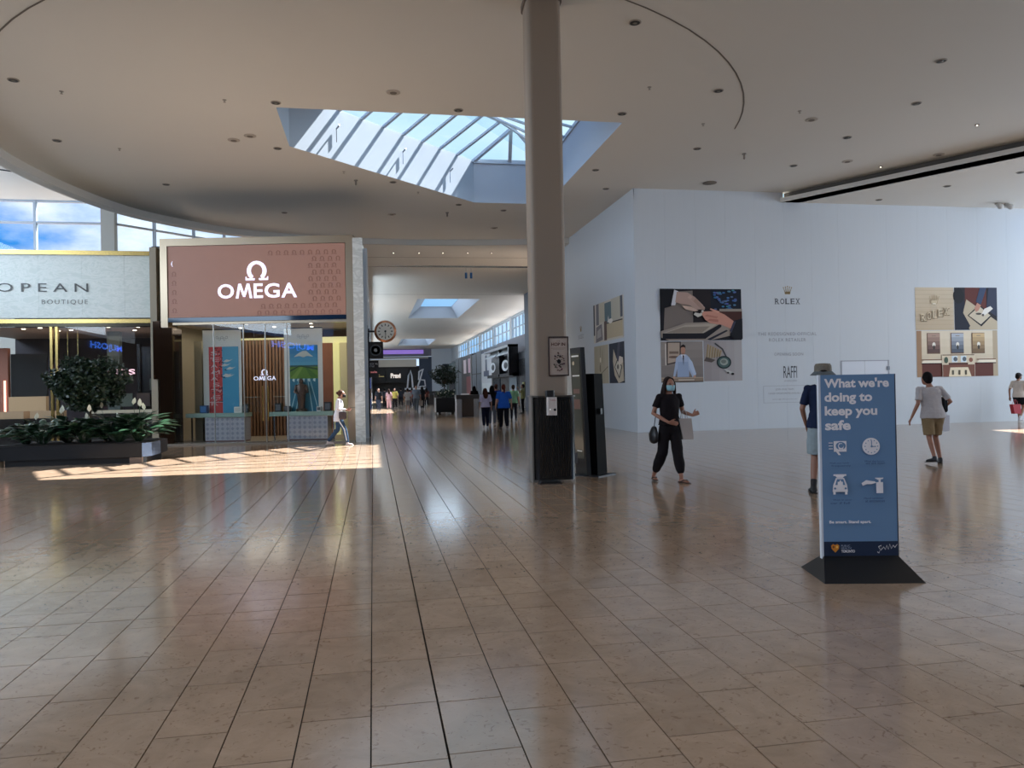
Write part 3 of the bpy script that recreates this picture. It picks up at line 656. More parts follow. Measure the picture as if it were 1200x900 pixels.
lettering('wall_notice', 'thin outlined notice box reading JOIN OUR TEAM beside the standing sign', (12.90, HY, .88), 0,
          [('JOIN OUR TEAM', .42, .38, .66, .08, 1, 0, 1.1), ('CAREER OPPORTUNITIES AVAILABLE', .15, .27, 1.2, .05, 1, 0, 1), ('careers@rafficorporate.com', .3, .07, .9, .05, 1, 0, 1)], frame_)
def emb2(b): crownmb(b, .4, .34, .25); serifs(b, 0, 0, .8, .16, 'ROLEX')
lettering('wall_lettering', 'faint serif capitals and crown on the passage side hoarding', (HX, 30.9, 3.5), RZ, [(c, i*.16+.015, 0, .125, .16, 1, .012, 1) for i, c in enumerate('ROLEX')], emb2)

# ------------------------------------------------------------------ central column with what hangs on it
BEIGE = mat('column_paint', (140, 124, 108), .6)
CR = -.06
t = thing('column', 'tall beige column with black clad foot in the middle of the hall', 'column', (2.86, 12.42, 0), CR)
b = MB(); b.rbox(-.285, -.27, 1.38, .285, .27, ZC-.001, .09, 4); b.build('shaft', BEIGE, t)
b = MB(); b.rbox(-.31, -.30, ZC-.10, .31, .30, ZC-.001, .1, 4); b.build('capital', mat('capital_brown', (96, 84, 74), .7), t)
b = MB(); b.rbox(-.30, -.33, .04, .38, .33, 1.38, .11, 5); b.build('foot_cladding', mat('black_gloss', (20, 19, 19), .16, spec=.6), t)
for i in range(13):
    b = MB(); x = -.19+i*.04; b.box(x, -.336, .10, x+.008, -.329, 1.33); b.build('sheen_strip', mat('black_satin', (30, 28, 27), .3), t)  # paler strips stand for vertical sheen on the smooth black foot
b = MB(); b.rbox(-.32, -.35, 1.38, .40, .35, 1.405, .12, 5); b.build('top_rim', mat('dark_bronze', (86, 80, 74), .3, metal=.7), t)
b = MB(); b.box(-.325, -.28, .0, -.301, .05, 1.38); b.build('edge_strip', mat('edge_aluminium', (120, 118, 114), .35, metal=.6), t)
b = MB(); b.xprism([(-.26, 0), (.12, 0), (.08, .035), (-.22, .035)], -.50, -.331); b.build('foot_plate', DARK, t)
b = MB(); b.box(.385, -.1, .28, .45, .02, .45); b.build('power_box', mat('box_grey', (96, 96, 100), .5), t)
# framed notice on the column
p = Pic(.30, .60); p.rect(0, 0, 1, 1, (176, 160, 148)); p.tx('THE', .40, .90, .2, .025, (90, 70, 64))
p.tx('HOP IN', .12, .78, .76, .09, (86, 52, 46), bold=.03); p.rect(.12, .715, .88, .725, (120, 100, 92)); p.rect(.2, .68, .8, .688, (140, 122, 112))
rr = random.Random(5)
for i in range(60):
    x, z = rr.random(), rr.random()
    if (x-.5)**2+(z-.5)**2 < .25: p.el(.2+.6*x, .1+.52*z, .03+.03*rr.random(), .012+.014*rr.random(), (60+50*rr.random(), 48+30*rr.random(), 46+26*rr.random()), 6)
p.el(.5, .36, .11, .06, (22, 20, 22))
p.x0 = p.z0 = 0; p.m = 0
t = thing('framed_notice', 'dark framed notice hanging on the beige column above its black foot', 'frame', (2.86+.0, 12.42, 0), CR)
o = p.build('print', PRINT, t, loc=(-.02, -.279, 1.74))
b = MB()
for a in ((-.035, 1.72, .295, 1.74), (-.035, 2.34, .295, 2.36), (-.035, 1.74, -.02, 2.34), (.28, 1.74, .295, 2.34)): b.box(a[0], -.300, a[1], a[2], -.268, a[3])
b.build('frame', mat('frame_brown', (44, 26, 24), .4), t)
t = thing('sanitizer_dispenser', 'white hand sanitizer dispenser with black top on the column foot', 'dispenser', (2.86, 12.42, 0), CR)
b = MB(); b.rbox(-.10, -.47, 1.09, .06, -.337, 1.38, .03, 4); b.build('housing', mat('dispenser_white', (196, 186, 180), .35), t)
b = MB(); b.rbox(-.12, -.45, 1.381, .03, -.34, 1.49, .04, 4); b.build('bottle_cap', DARK, t)
b = MB(); b.lathe([(.02, 0), (.02, .006)], (0.022, -.476, 1.18), 12, 'y'); b.build('window', mat('black_gloss'), t)
b = MB(); b.text('PURELL', -.05, 1.325, .09, .016, y=-.4701, ext=.001, bold=.02); b.build('red_lettering', mat('red_print', (150, 40, 36), .5), t)
b = MB(); b.lathe([(.010, 0), (.010, .005)], (-.055, -.475, 1.185), 12, 'y'); b.build('indicator', mat('indicator_white', (240, 240, 240), .3, emit=.6), t)

# directory totem beside the column
t = thing('directory_totem', 'tall narrow black display totem standing right of the column', 'totem', (3.62, 12.98, 0), math.radians(-50))
b = MB(); b.add([(-.02, -.05, .02), (.40, -.05, .02), (.40, .03, .02), (-.02, .03, .02), (-.16, -.05, 2.22), (.24, -.05, 2.22), (.24, .03, 2.22), (-.16, .03, 2.22)],
        [(0,3,2,1),(4,5,6,7),(0,1,5,4),(1,2,6,5),(2,3,7,6),(3,0,4,7)]); 
o = b.build('display_case', mat('totem_black', (18, 19, 21), .4, spec=.3), t); o.rotation_euler = (0, 0, math.radians(-28)); o.location = (-.12, -.02, 0)
b = MB(); b.X = Matrix(((1, 0, -.07, .02), (0, 1, 0, 0), (0, 0, 1, 0), (0, 0, 0, 1))); b.box(.0, -.056, .3, .33, -.051, 2.12); b.m = 1; b.box(.04, -.060, 2.06, .30, -.057, 2.085); b.box(.04, -.060, 1.72, .30, -.057, 1.74); b.box(.08, -.060, .42, .26, -.057, .435)
b.m = 2; b.box(.05, -.059, 1.42, .28, -.057, 1.5); b.box(.05, -.059, 1.15, .28, -.057, 1.32)
q = b.build('screen', [mat('screen_dim', (92, 90, 80), .12), mat('screen_bar', (205, 202, 196), .4, emit=.25), mat('screen_brown', (110, 70, 56), .4)], o)
b = MB(); b.lathe([(.035, 0), (.035, .004)], (-.02, -.062, 1.95), 14, 'y'); b.build('badge', mat('badge_gold', (196, 176, 140), .4), o)
b = MB(); b.add([(.06, -.06, .02), (.30, -.06, .02), (.30, .24, .02), (.06, .24, .02), (.0, -.06, 1.76), (.26, -.06, 1.76), (.26, .20, 1.76), (.0, .20, 1.76)],
        [(0,3,2,1),(4,5,6,7),(0,1,5,4),(1,2,6,5),(2,3,7,6),(3,0,4,7)]); b.build('rear_case', mat('totem_rear', (7, 7, 9), .75, spec=.15), t)
b = MB(); b.box(-.16, -.22, 0, .42, .34, .018); b.build('base_plate', mat('plate_grey', (60, 62, 66), .4, metal=.5), t)
b = MB(); b.box(.29, .02, 1.06, .33, .08, 1.16); b.build('latch', DARK, t)

# ------------------------------------------------------------------ standing sign
SIGNB = mat('sign_print', (255, 255, 255), .6, vcol=True, spec=.25)
sx0, sx1 = (3.515, 5.60), (4.085, 5.47)
sa = math.atan2(sx1[1]-sx0[1], sx1[0]-sx0[0])
t = thing('standing_sign', 'blue free standing sign reading What we\'re doing to keep you safe', 'sign', (sx0[0], sx0[1], 0), sa)
w = .582
b = MB(); b.box(.004, .003, .03, w, .045, 1.60); b.build('board', mat('sign_back', (40, 52, 70), .5), t)
b = MB(); b.box(-.012, .0, .03, .003, .046, 1.60); b.build('left_edge', mat('sign_edge', (200, 205, 212), .4), t)
b = MB(); b.box(w, .0, .03, w+.008, .046, 1.60); b.build('right_edge', mat('edge_dark', (50, 56, 66), .4), t)
b = MB()
def wedge(b, y0, y1, lo, hi):
    b.add([(-.085, y0, 0), (w+.09, y0, 0), (w+.09, y1, 0), (-.085, y1, 0), (.0, hi[0], .155), (w, hi[0], .155), (w, hi[1], .155), (.0, hi[1], .155)], [(0,3,2,1),(4,5,6,7),(0,1,5,4),(1,2,6,5),(2,3,7,6),(3,0,4,7)])
wedge(b, -.26, .30, 0, (-.004, .05)); b.build('base', mat('sign_base_black', (12, 12, 14), .45), t)
p = Pic(w, 1.565); CB = (102, 132, 164); TXC = (232, 226, 226); DK = (34, 46, 68); LB = (56, 78, 110)
p.rect(0, 0, 1, 1, CB); p.rect(0, 0, 1, .15, DK)
def L(tx_, x, z, wd, h): p.tx(tx_, x/255, 1-(z+h)/740*1.0, wd/255, h/740, TXC, bold=.035)
# sign face measured on a 255 x 740 grid
for s_, x, z, wd, h in (("What we're", 14, 13, 222, 36), ("doing to", 14, 66, 164, 46), ("keep you", 14, 118, 180, 46), ("safe", 14, 171, 88, 38)): L(s_, x, z, wd, h)
U = lambda x: x/255
V = lambda z: 1-z/740
def R_(x0, z0, x1, z1, c): p.rect(U(x0), V(z1), U(x1), V(z0), c)
def E_(cx, cz, rx, rz_, c, n=20): p.el(U(cx), V(cz), rx/255, rz_/740, c, n)
def P_(pts, c): p.poly([(U(a), V(z)) for a, z in pts], c)
# hand coming out of a washing bubble
R_(42, 250, 86, 290, TXC); P_([(50, 290), (58, 290), (66, 302), (58, 303)], TXC); E_(66, 268, 17, 15, CB); P_([(56, 268), (60, 258), (70, 258), (76, 268), (74, 282), (60, 282)], TXC); E_(67, 268, 8, 8, CB)
for z in (255, 266, 277): R_(24, z, 38, z+3, TXC)
# clock
E_(169, 271, 30, 32, TXC, 30)
for i in range(12):
    a = i*PI/6; E_(169+22*math.sin(a), 271-24*math.cos(a), 2.2, 2.2, CB, 6)
R_(167.5, 249, 170.5, 272, CB); R_(168, 270, 184, 273, CB); E_(169, 271, 4, 4, CB, 8)
# car seen from the front with a tray on the roof
R_(36, 374, 80, 380, TXC); P_([(42, 380), (74, 380), (68, 387), (48, 387)], TXC); P_([(44, 388), (72, 388), (82, 415), (84, 440), (32, 440), (34, 415)], TXC); R_(34, 440, 42, 450, TXC); R_(74, 440, 82, 450, TXC); P_([(47, 392), (69, 392), (75, 414), (41, 414)], CB); R_(49, 402, 67, 434, TXC); E_(40, 427, 4, 4, CB, 8); E_(76, 427, 4, 4, CB, 8); P_([(54, 402), (58, 394), (62, 402)], TXC)
# hand under a pump bottle
P_([(130, 408), (146, 397), (162, 400), (176, 402), (180, 407), (164, 412), (148, 412), (134, 418)], TXC); R_(180, 405, 203, 446, TXC); R_(188, 393, 195, 405, TXC); P_([(178, 392), (200, 388), (203, 393), (186, 396)], TXC); R_(176, 388, 204, 391, TXC)
# captions in a darker blue
for lines in (((22, 328, 'Wash your hands'), (28, 338, 'frequently')), ((142, 322, 'Mind the hours'), (144, 332, 'we are open')), ((30, 466, 'Wait in your'), (22, 477, 'car if full')), ((136, 460, 'Hand sanitizer'), (140, 471, 'at entrances'))):
    for x, z, s_ in lines: p.tx(s_, U(x), V(z+8), 66/255, 8/740, LB)
p.tx('Be smart. Stand apart.', U(16), V(560), 142/255, 14/740, TXC, bold=.03)
# foot band: orange mark with three lines, script signature
P_([(20, 640), (27, 634), (34, 638), (41, 634), (48, 640), (46, 652), (34, 666), (22, 652)], (206, 128, 44)); E_(28, 645, 4, 5, (120, 74, 40), 8); E_(40, 645, 4, 5, (240, 190, 90), 8)
p.tx('PUBLIC', U(54), V(644), 30/255, 7/740, (150, 160, 180)); p.tx('HEALTH', U(54), V(653), 34/255, 7/740, (150, 160, 180)); p.tx('TORONTO', U(54), V(666), 46/255, 10/740, TXC, bold=.03)
P0_ = [(176, 664), (182, 668), (186, 655), (180, 645), (190, 640), (188, 658), (198, 646), (204, 656), (208, 640), (214, 655), (218, 636), (224, 652), (230, 640), (236, 648), (244, 636)]
for a, c in zip(P0_[:-1], P0_[1:]): P_([(a[0], a[1]-1.3), (a[0], a[1]+1.3), (c[0], c[1]+1.3), (c[0], c[1]-1.3)], TXC); p.k -= 1
p.build('printed_face', SIGNB, t, loc=(0.0, .0025, .035))

# ------------------------------------------------------------------ ceiling fittings
LT = mat('lamp_glow', (255, 240, 215), .5, emit=6); LIN = mat('downlight_inside', (30, 27, 24), .6); RIM = mat('fitting_rim', (150, 142, 132), .5)
def downlight(x, y, z, label, lit=False, r=.10, group=None):
    t = thing('recessed_downlight', label, 'downlight', (x, y, z), 0, group)
    b = MB(); b.lathe([(r*1.12, 0), (r*1.12, -.012), (r*.92, -.016)], n=18); b.build('rim', RIM, t)
    b = MB(); b.lathe([(r*.9, -.0165), (r*.88, -.02)], n=18); b.build('cone', LIN, t)
    b = MB(); b.ell((0, 0, -.022), (r*.4, r*.4, .012), 10, 6); b.build('bulb', LT if lit else mat('dead_bulb', (120, 116, 108), .2), t)
def roundel(x, y, z, label, name='ceiling_speaker', r=.15, cat='speaker'):
    t = thing(name, label, cat, (x, y, z))
    b = MB(); b.lathe([(r, 0), (r, -.012), (r*.85, -.02)], n=20); b.build('ring', mat('speaker_ring', (172, 163, 152), .6), t)
    b = MB(); b.lathe([(r*.5, -.0205), (r*.45, -.03)], n=16); b.build('grille', mat('grille_brown', (110, 102, 92), .7), t)
for x, y, lab in ((-2.36, 12.35, 'dark recessed downlight at the top left edge of the picture'),
    (-7.03, 17.0, 'dark recessed downlight just inside the left part of the ceiling circle'), (-7.67, 20.9, 'dark recessed downlight left below the ceiling circle joint'),
    (-6.1, 24.9, 'small dark downlight above the boutique in the far left ceiling'), (-2.0, 17.6, 'dark recessed downlight touching the left near corner of the skylight'),
    (2.05, 17.55, 'dark recessed downlight at the middle of the skylight near edge'), (-2.35, 20.9, 'dark recessed downlight below the left corner of the skylight'),
    (.72, 23.9, 'dark recessed downlight beside the slanted skylight edge'), (3.05, 26.6, 'small dark downlight beyond the far corner of the skylight'),
    (4.75, 27.3, 'small dark downlight beyond the far skylight edge, left of the column'), (-3.0, 28.4, 'small dark downlight in the ceiling above the watch shop sign')):
    downlight(x, y, ZC, lab)
def cpt(px, py, z):
    dv = F*900+Rv*(px-600)+Uv*(450-py); k = (z-1.55)/dv.z; return dv.x*k, dv.y*k
for px, py, z, lit, lab in ((744, 26, ZC, 0, 'large dark downlight just right of the column top'), (842, 106, ZC, 0, 'dark downlight close inside the right arc of the ceiling circle'),
    (729, 133, ZC, 0, 'dark downlight touching the right near corner of the skylight'), (817, 174, ZC, 0, 'dark downlight between skylight and the end of the arc'),
    (698, 199, ZC, 0, 'dark downlight right of the skylight, first from its right edge'), (710, 221, ZC, 0, 'dark downlight closest to the top of the hoarding corner'),
    (1103, 71, ZC, 0, 'dark downlight in the upper right part of the ceiling'), (1074, 121, ZC, 0, 'dark downlight in the right ceiling, second from the top'),
    (993, 161, ZC, 0, 'dark downlight midway between the arc and the beam'), (930, 194, ZC, 0, 'dark downlight just before the left end of the beam'),
    (1145, 146, ZC, 1, 'tiny lit downlight in the right ceiling, nearest the frame edge'), (1032, 195, ZC, 1, 'tiny lit downlight right beside the ceiling beam'),
    (1110, 218, ZR, 0, 'dark downlight in the low ceiling behind the beam, middle one'), (1030, 234, ZR, 0, 'dark downlight in the low ceiling near the hoarding top'),
    (1196, 202, ZR, 0, 'dark downlight in the low ceiling at the right frame edge')):
    x, y = cpt(px, py, z); downlight(x, y, z, lab, bool(lit), .05 if lit else .10)
for px, py, lab in ((461, 108, 'round ceiling speaker in front of the skylight'), (274, 164, 'round ceiling speaker left of the skylight, darker of the pair'), (293, 159, 'round ceiling speaker left of the skylight, paler of the pair'),
    (459, 251, 'round ceiling speaker far beyond the slanted skylight edge'), (579, 267, 'round ceiling speaker far beyond the skylight near the ring'), (951, 140, 'round ceiling speaker in the right ceiling, nearer one'),
    (993, 189, 'round ceiling speaker before the hoarding, near the small downlight'), (1100, 181, 'round ceiling speaker just in front of the beam')):
    x, y = cpt(px, py, ZC); roundel(x, y, ZC, lab)
for px, py, lab in ((72, 107, 'tiny sprinkler head in the upper left ceiling'), (140, 174, 'tiny sprinkler head left in the ceiling, pale one'), (263, 117, 'tiny sprinkler head left of the skylight front corner'), (403, 201, 'tiny sprinkler head beside the slanted skylight edge'),
    (490, 225, 'tiny sprinkler head near the far end of the slanted edge'), (937, 130, 'tiny sprinkler head beside the nearer right speaker'), (761, 102, 'tiny sprinkler head between column and arc'), (824, 145, 'tiny sprinkler head near the end of the arc')):
    x, y = cpt(px, py, ZC); t = thing('sprinkler', lab, 'sprinkler', (x, y, ZC)); b = MB(); b.lathe([(.045, 0), (.045, -.008), (.012, -.012), (.012, -.05), (.03, -.052), (.03, -.056)], n=12); b.build('head', RIM, t)
for px, py, lab in ((417, 211, 'small hanging ceiling sensor beside the slanted skylight edge'), (524, 249, 'small hanging ceiling sensor beyond the skylight'), (872, 180, 'small dark ceiling sensor right of the arc')):
    x, y = cpt(px, py, ZC); t = thing('ceiling_sensor', lab, 'sensor', (x, y, ZC)); b = MB(); b.lathe([(.06, 0), (.06, -.02), (.03, -.03), (.03, -.13), (.015, -.16)], n=12); b.build('body', mat('sensor_grey', (120, 112, 104), .5), t)
x, y = cpt(827, 217, ZC); t = thing('ceiling_vent', 'flat dark round vent where the ceiling meets the hoarding', 'vent', (x, y-.3, ZC)); b = MB(); b.lathe([(.22, 0), (.22, -.02), (.1, -.05)], n=18); b.build('cap', mat('grille_brown'), t)
for k, px in enumerate((461, 491, 519, 548, 576)):
    x, y = cpt(px, 296, ZC-.25); light('SPOT', 'passage_lamp', (x, y, ZC-.32), 260, (1, .93, .82), spot_size=math.radians(110), spot_blend=.6, shadow_soft_size=.06, aim=(0, 0, -1)); downlight(x, y, ZC-.25, 'small lit downlight in the ceiling strip beyond the ring, %s from the left' % ('first', 'second', 'third', 'fourth', 'fifth')[k], True, .06, 'lit downlights beyond the ring')
t = thing('spotlight_pair', 'pair of white spotlights mounted on the low ceiling at far right', 'spotlight', (*cpt(1174, 238, ZR), ZR))
for k in (-.16, .16):
    b = MB(); b.tube([(k, 0, -.06), (k*1.3, -.16, -.16)], [.07, .10], n=12); b.build('lamp_head', mat('spot_white', (190, 188, 184), .4), t)
b = MB(); b.box(-.25, -.04, -.05, .25, .04, 0); b.build('mounting', RIM, t)
for k, px in enumerate((546, 552)):
    x, y = cpt(px, 314.5, 7.7); t = thing('hanging_sign', 'small blue sign hanging under the hall ceiling, %s one' % ('left', 'right')[k], 'sign', (x, y, 7.7)); b = MB(); b.box(-.06, -.02, -.52, .06, .02, -.22); b.build('panel', mat('blue_sign', (40, 96, 150), .4), t); b = MB(); b.box(-.008, -.008, -.2, .008, .008, 0); b.build('rod', STEEL, t)

# ------------------------------------------------------------------ watch shop on the left of the passage
OA = math.atan2(-1.2, 6.2); OL = (-6.4, 24.7, 0)
MARB = mat('white_marble', (202, 205, 204), .25, noise=.35, nscale=2.5, stretch=(1, 1, .5))
def marble(name, rgb, vein, scale=1.6):
    M = bpy.data.materials.new(name); M.use_nodes = True; n, l = M.node_tree.nodes, M.node_tree.links; b = n['Principled BSDF']
    t = n.new('ShaderNodeTexCoord'); q = n.new('ShaderNodeMapping'); q.inputs['Rotation'].default_value = (.3, .6, .4); q.inputs['Scale'].default_value = (1, 1, 2.2)
    z = n.new('ShaderNodeTexNoise'); z.inputs['Scale'].default_value = scale; z.inputs['Detail'].default_value = 9; z.inputs['Distortion'].default_value = 2.2
    r = n.new('ShaderNodeValToRGB'); e = r.color_ramp.elements; e[0].position = .38; e[0].color = lin(rgb); e[1].position = .62; e[1].color = lin(rgb)
    k = e.new(.50); k.color = lin(vein)
    l.new(t.outputs['Object'], q.inputs[0]); l.new(q.outputs[0], z.inputs['Vector']); l.new(z.outputs['Fac'], r.inputs['Fac']); l.new(r.outputs[0], b.inputs['Base Color'])
    b.inputs['Roughness'].default_value = .25; MATS[name] = M; return M
MAR1 = marble('veined_marble', (206, 208, 204), (184, 186, 182)); MAR2 = marble('grey_green_marble', (212, 222, 217), (226, 233, 229), 2.2)
shop = thing('shop_front', 'watch shop front with copper sign panel and full height glass, framed by marble', 'shop front', OL, OA)
b = MB(); b.box(.17, -.06, 6.0, 6.0, .5, 6.22); b.build('top_frame', BRONZE, shop)
b = MB(); b.box(5.77, -.06, .0, 5.99, .6, 6.0); b.build('right_frame', BRONZE, shop)
b = MB(); b.box(.17, -.06, 3.55, .38, .5, 6.0); b.build('left_frame', BRONZE, shop)
b = MB(); b.prism([(6.0, -.12), (6.30, -.12), (6.04, 1.2), (6.0, 1.2)], 0, 6.12); b.build('marble_pier', MAR1, shop)
b = MB(); b.box(.10, -.05, .0, .50, .6, 3.54); b.box(-.1, -.02, 2.0, .12, .6, 3.75); b.build('left_pier', mat('mirror_bronze', (60, 44, 34), .08, metal=.9), shop)
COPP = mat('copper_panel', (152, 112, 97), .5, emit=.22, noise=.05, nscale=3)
b = MB(); b.box(.40, -.03, 3.84, 5.75, .2, 5.99); sp = b.build('sign_panel', COPP, shop)
LTR = mat('lit_letters', (238, 234, 255), .5, emit=.9)
def omega(b, cx, z0, w, h, y, ext, th=.16):
    R = w*.40; cz = z0+h-R*1.0; n = 22; a0, a1 = -56, 236
    if w < .2: n = 8
    def pt(r_, a): return (cx+r_*math.cos(math.radians(a)), cz+r_*1.0*math.sin(math.radians(a)))
    for i in range(n):
        A_, B_ = a0+(a1-a0)*i/n, a0+(a1-a0)*(i+1)/n; k0 = R-w*th*(.75+.25*abs(math.cos(math.radians(A_)))); 
        b.xprism([pt(R, A_), pt(R, B_), pt(k0, B_), pt(k0, A_)][::-1], y-ext, y)
    xl = pt(R, a1)[0]; zl = pt(R, a1)[1]; hh = h*.10
    for s_ in (-1, 1):
        xi = abs(cx-xl)
        b.xprism([(cx+s_*(xi-w*.12), zl+.02*w), (cx+s_*(xi+w*.05), zl+.02*w), (cx+s_*(xi*.75+w*.02), z0+hh*.8), (cx+s_*(xi*.75-w*.10), z0+hh*.8)], y-ext, y)
        b.box(cx+s_*w*.09, y-ext, z0, cx+s_*w*.46, y, z0+hh)
        b.box(cx+s_*w*.42, y-ext, z0+hh, cx+s_*w*.46, y, z0+hh*1.9)
b = MB(); omega(b, 3.09, 4.92, .74, .58, -.03, .03); b.build('emblem', LTR, shop)
xx = 1.90
def emm(b, x, z, w, h, y, ext, t=.17):
    t *= w; b.xprism([(x, z), (x+t*.9, z), (x+w*.17+t*.75, z+h), (x+w*.17, z+h)], y-ext, y); b.xprism([(x+w-t*.9, z), (x+w, z), (x+w*.83, z+h), (x+w*.83-t*.75, z+h)], y-ext, y)
    b.xprism([(x+w*.17, z+h), (x+w*.17+t*.9, z+h), (x+w*.5+t*.4, z+h*.12), (x+w*.5-t*.4, z+h*.12)], y-ext*.98, y); b.xprism([(x+w*.5-t*.4, z+h*.12), (x+w*.5+t*.4, z+h*.12), (x+w*.83, z+h), (x+w*.83-t*.9, z+h)], y-ext*.96, y)
for ch, wd in (('O', .50), ('M', .50), ('E', .28), ('G', .46), ('A', .48)):
    b = MB(); emm(b, xx, 4.38, wd, .44, -.03, .03) if ch == 'M' else b.text(ch, xx, 4.38, wd, .44, y=-.03, ext=.03, bold=.022); b.build('letter', LTR, shop); xx += wd+.045
rr = random.Random(9); b = MB()
for r_ in range(10):
    for c_ in range(12):
        x = 2.9+.24*c_+(.12 if r_ % 2 else 0); z = 3.93+.2*r_
        if x > 5.62 or z > 5.88 or x < 3.0+.04*r_ or (x < 4.6 and 4.28 < z < 5.62): continue
        omega(b, x, z-.07, .17, .15, -.03, .006, .2)
for z in (4.05, 4.33, 4.6, 4.88, 5.15): omega(b, .58, z-.07, .17, .15, -.03, .006, .2)
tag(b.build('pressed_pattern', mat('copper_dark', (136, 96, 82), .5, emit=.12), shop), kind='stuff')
b = MB(); b.text('(', .50, 5.38, .05, .16, y=-.03, ext=.006, bold=.05); b.build('lit_mark', LTR, shop)
b = MB(); b.box(.17, -.05, 3.70, 5.77, .35, 3.83); b.build('header_band', mat('dark_mirror', (50, 54, 58), .06, metal=.85), shop)
b = MB(); b.box(.5, -.0, 3.62, 5.77, .3, 3.70); b.build('header_rail', BRONZE, shop)
b = MB(); b.box(.17, -.2, 0, 5.99, .3, .05); b.build('threshold', mat('threshold_stone', (126, 118, 108), .2), shop)
gx = [.5, 1.72, 2.62, 3.28, 3.94, 5.77]
for i in range(5):
    b = MB(); b.box(gx[i]+.006, .03, .05, gx[i+1]-.006, .042, 3.62); b.build('glass_pane', CLEAR, shop)
for x in gx[1:-1]:
    b = MB(); b.box(x-.012, .01, .05, x+.012, .06, 3.62); b.build('glass_joint', mat('joint_metal', (150, 150, 146), .3, metal=.6), shop)
for x in (3.20, 3.36):
    b = MB(); b.tube([(x, -.03, .7), (x, -.03, 1.7)], [.018, .018], n=8); b.build('door_handle', GOLD, shop)
# shell behind the glass
CREAM = mat('cream_wall', (206, 198, 160), .6)
b = MB(); b.box(-.2, .05, 0, 0, 4.6, 6.0); b.build('side_wall', mat('shop_side', (150, 140, 120), .6), shop)
b = MB(); b.prism([(5.86, .7), (6.05, .7), (5.29, 4.6), (5.15, 4.6)], 0, 6.0); b.build('side_wall', mat('shop_side', (150, 140, 120), .6), shop)
b = MB(); b.box(-.2, 4.5, 0, 5.3, 4.7, 6.0); b.build('back_wall', mat('shop_back', (120, 84, 60), .6), shop)
PL = [(-.2, .2), (6.1, .2), (5.25, 4.6), (-.2, 4.6)]
b = MB(); b.prism(PL, 3.72, 3.78); b.build('shop_ceiling', mat('shop_ceiling_paint', (190, 176, 158), .7), shop)
b = MB(); b.prism(PL, 0, .04); b.build('shop_floor', mat('shop_carpet', (130, 118, 104), .6), shop)
b = MB(); b.prism(PL, 5.97, 6.05); b.build('roof', DARKG, shop)
WOOD1 = mat('slat_wood', (124, 92, 72), .5, noise=.15, nscale=4); WOOD2 = mat('brown_wood', (120, 70, 44), .5, noise=.2, nscale=3)
for i in range(15):
    b = MB(); x = 1.28+i*.115; b.box(x, 3.3, .04, x+.07, 3.42, 3.35); b.build('wood_slat', WOOD1, shop)
b = MB(); b.box(1.2, 3.45, .04, 3.0, 3.5, 3.35); b.build('slat_backing', mat('slat_back', (92, 70, 58), .7), shop)
b = MB(); b.box(.05, 3.44, 3.2, 5.4, 3.5, 3.42); b.build('light_cornice', mat('cornice_glow', (226, 222, 168), .5, emit=.35), shop)
for x0, x1, mm in ((.02, .36, CREAM), (.5, 1.15, WOOD2), (3.15, 3.9, WOOD2), (3.95, 4.5, WOOD2), (4.52, 4.74, mat('cream_glow', (228, 224, 160), .5, emit=.35)), (4.76, 5.0, CREAM), (5.02, 5.35, mat('shop_side'))):
    b = MB(); b.box(x0, 3.3, .04, x1, 3.44, 3.2); b.build('wall_panel', mm, shop)
b = MB(); b.box(.62, 1.2, .04, .86, 1.4, 3.2); b.build('jamb_panel', mat('jamb_grey', (158, 150, 126), .5), shop)
b = MB(); b.box(.92, 1.2, .04, 1.02, 1.5, 2.9); b.build('dark_reveal', DARK, shop)
b = MB(); b.box(1.04, 1.2, .04, 1.42, 1.3, 3.4); b.build('cream_panel', CREAM, shop)
for (x, y) in ((1.2, .9), (2.3, 1.2), (3.3, .9), (4.3, 1.4), (5.3, .9), (2.8, 2.4), (4.0, 2.6), (1.6, 2.6)):
    b = MB(); b.lathe([(.05, 3.719), (.05, 3.70)], (x, y, 0), 10); b.build('spot_lamp', LT, shop)
def inshop(root, rz, u, v, z):
    c, s_ = math.cos(rz), math.sin(rz); return (root[0]+u*c-v*s_, root[1]+u*s_+v*c, z)
light('AREA', 'watch_shop_lamps', inshop(OL, OA, 3, 2.0, 3.6), 85, (1, .86, .68), shape='RECTANGLE', size=5, size_y=2.4, aim=(0, 0, -1)).rotation_euler = (0, 0, OA)
BZ = OA
def om(u, v, z=0): return inshop(OL, OA, u, v, z)
# small lit shop name inside
t = thing('lit_name_sign', 'small lit white emblem and name hanging behind the shop door', 'sign', om(0, 0), OA)
b = MB(); omega(b, 2.92, 2.08, .24, .19, 1.0, .02); b.build('emblem', LTR, t)
xx = 2.58
for ch, wd in (('O', .15), ('M', .15), ('E', .09), ('G', .13), ('A', .14)):
    b = MB(); emm(b, xx, 1.92, wd, .13, 1.0, .02) if ch == 'M' else b.text(ch, xx, 1.92, wd, .13, y=1.0, ext=.02, bold=.02); b.build('letter', LTR, t); xx += wd+.012
b = MB(); b.box(2.57, 1.0, 1.90, 3.30, 1.004, 2.06); b.build('carrier', CLEAR, t)
for x in (2.6, 3.27):
    b = MB(); b.tube([(x, 1.0, 2.0), (x, 1.0, 3.71)], [.003, .003], n=5); b.build('wire', STEEL, t)
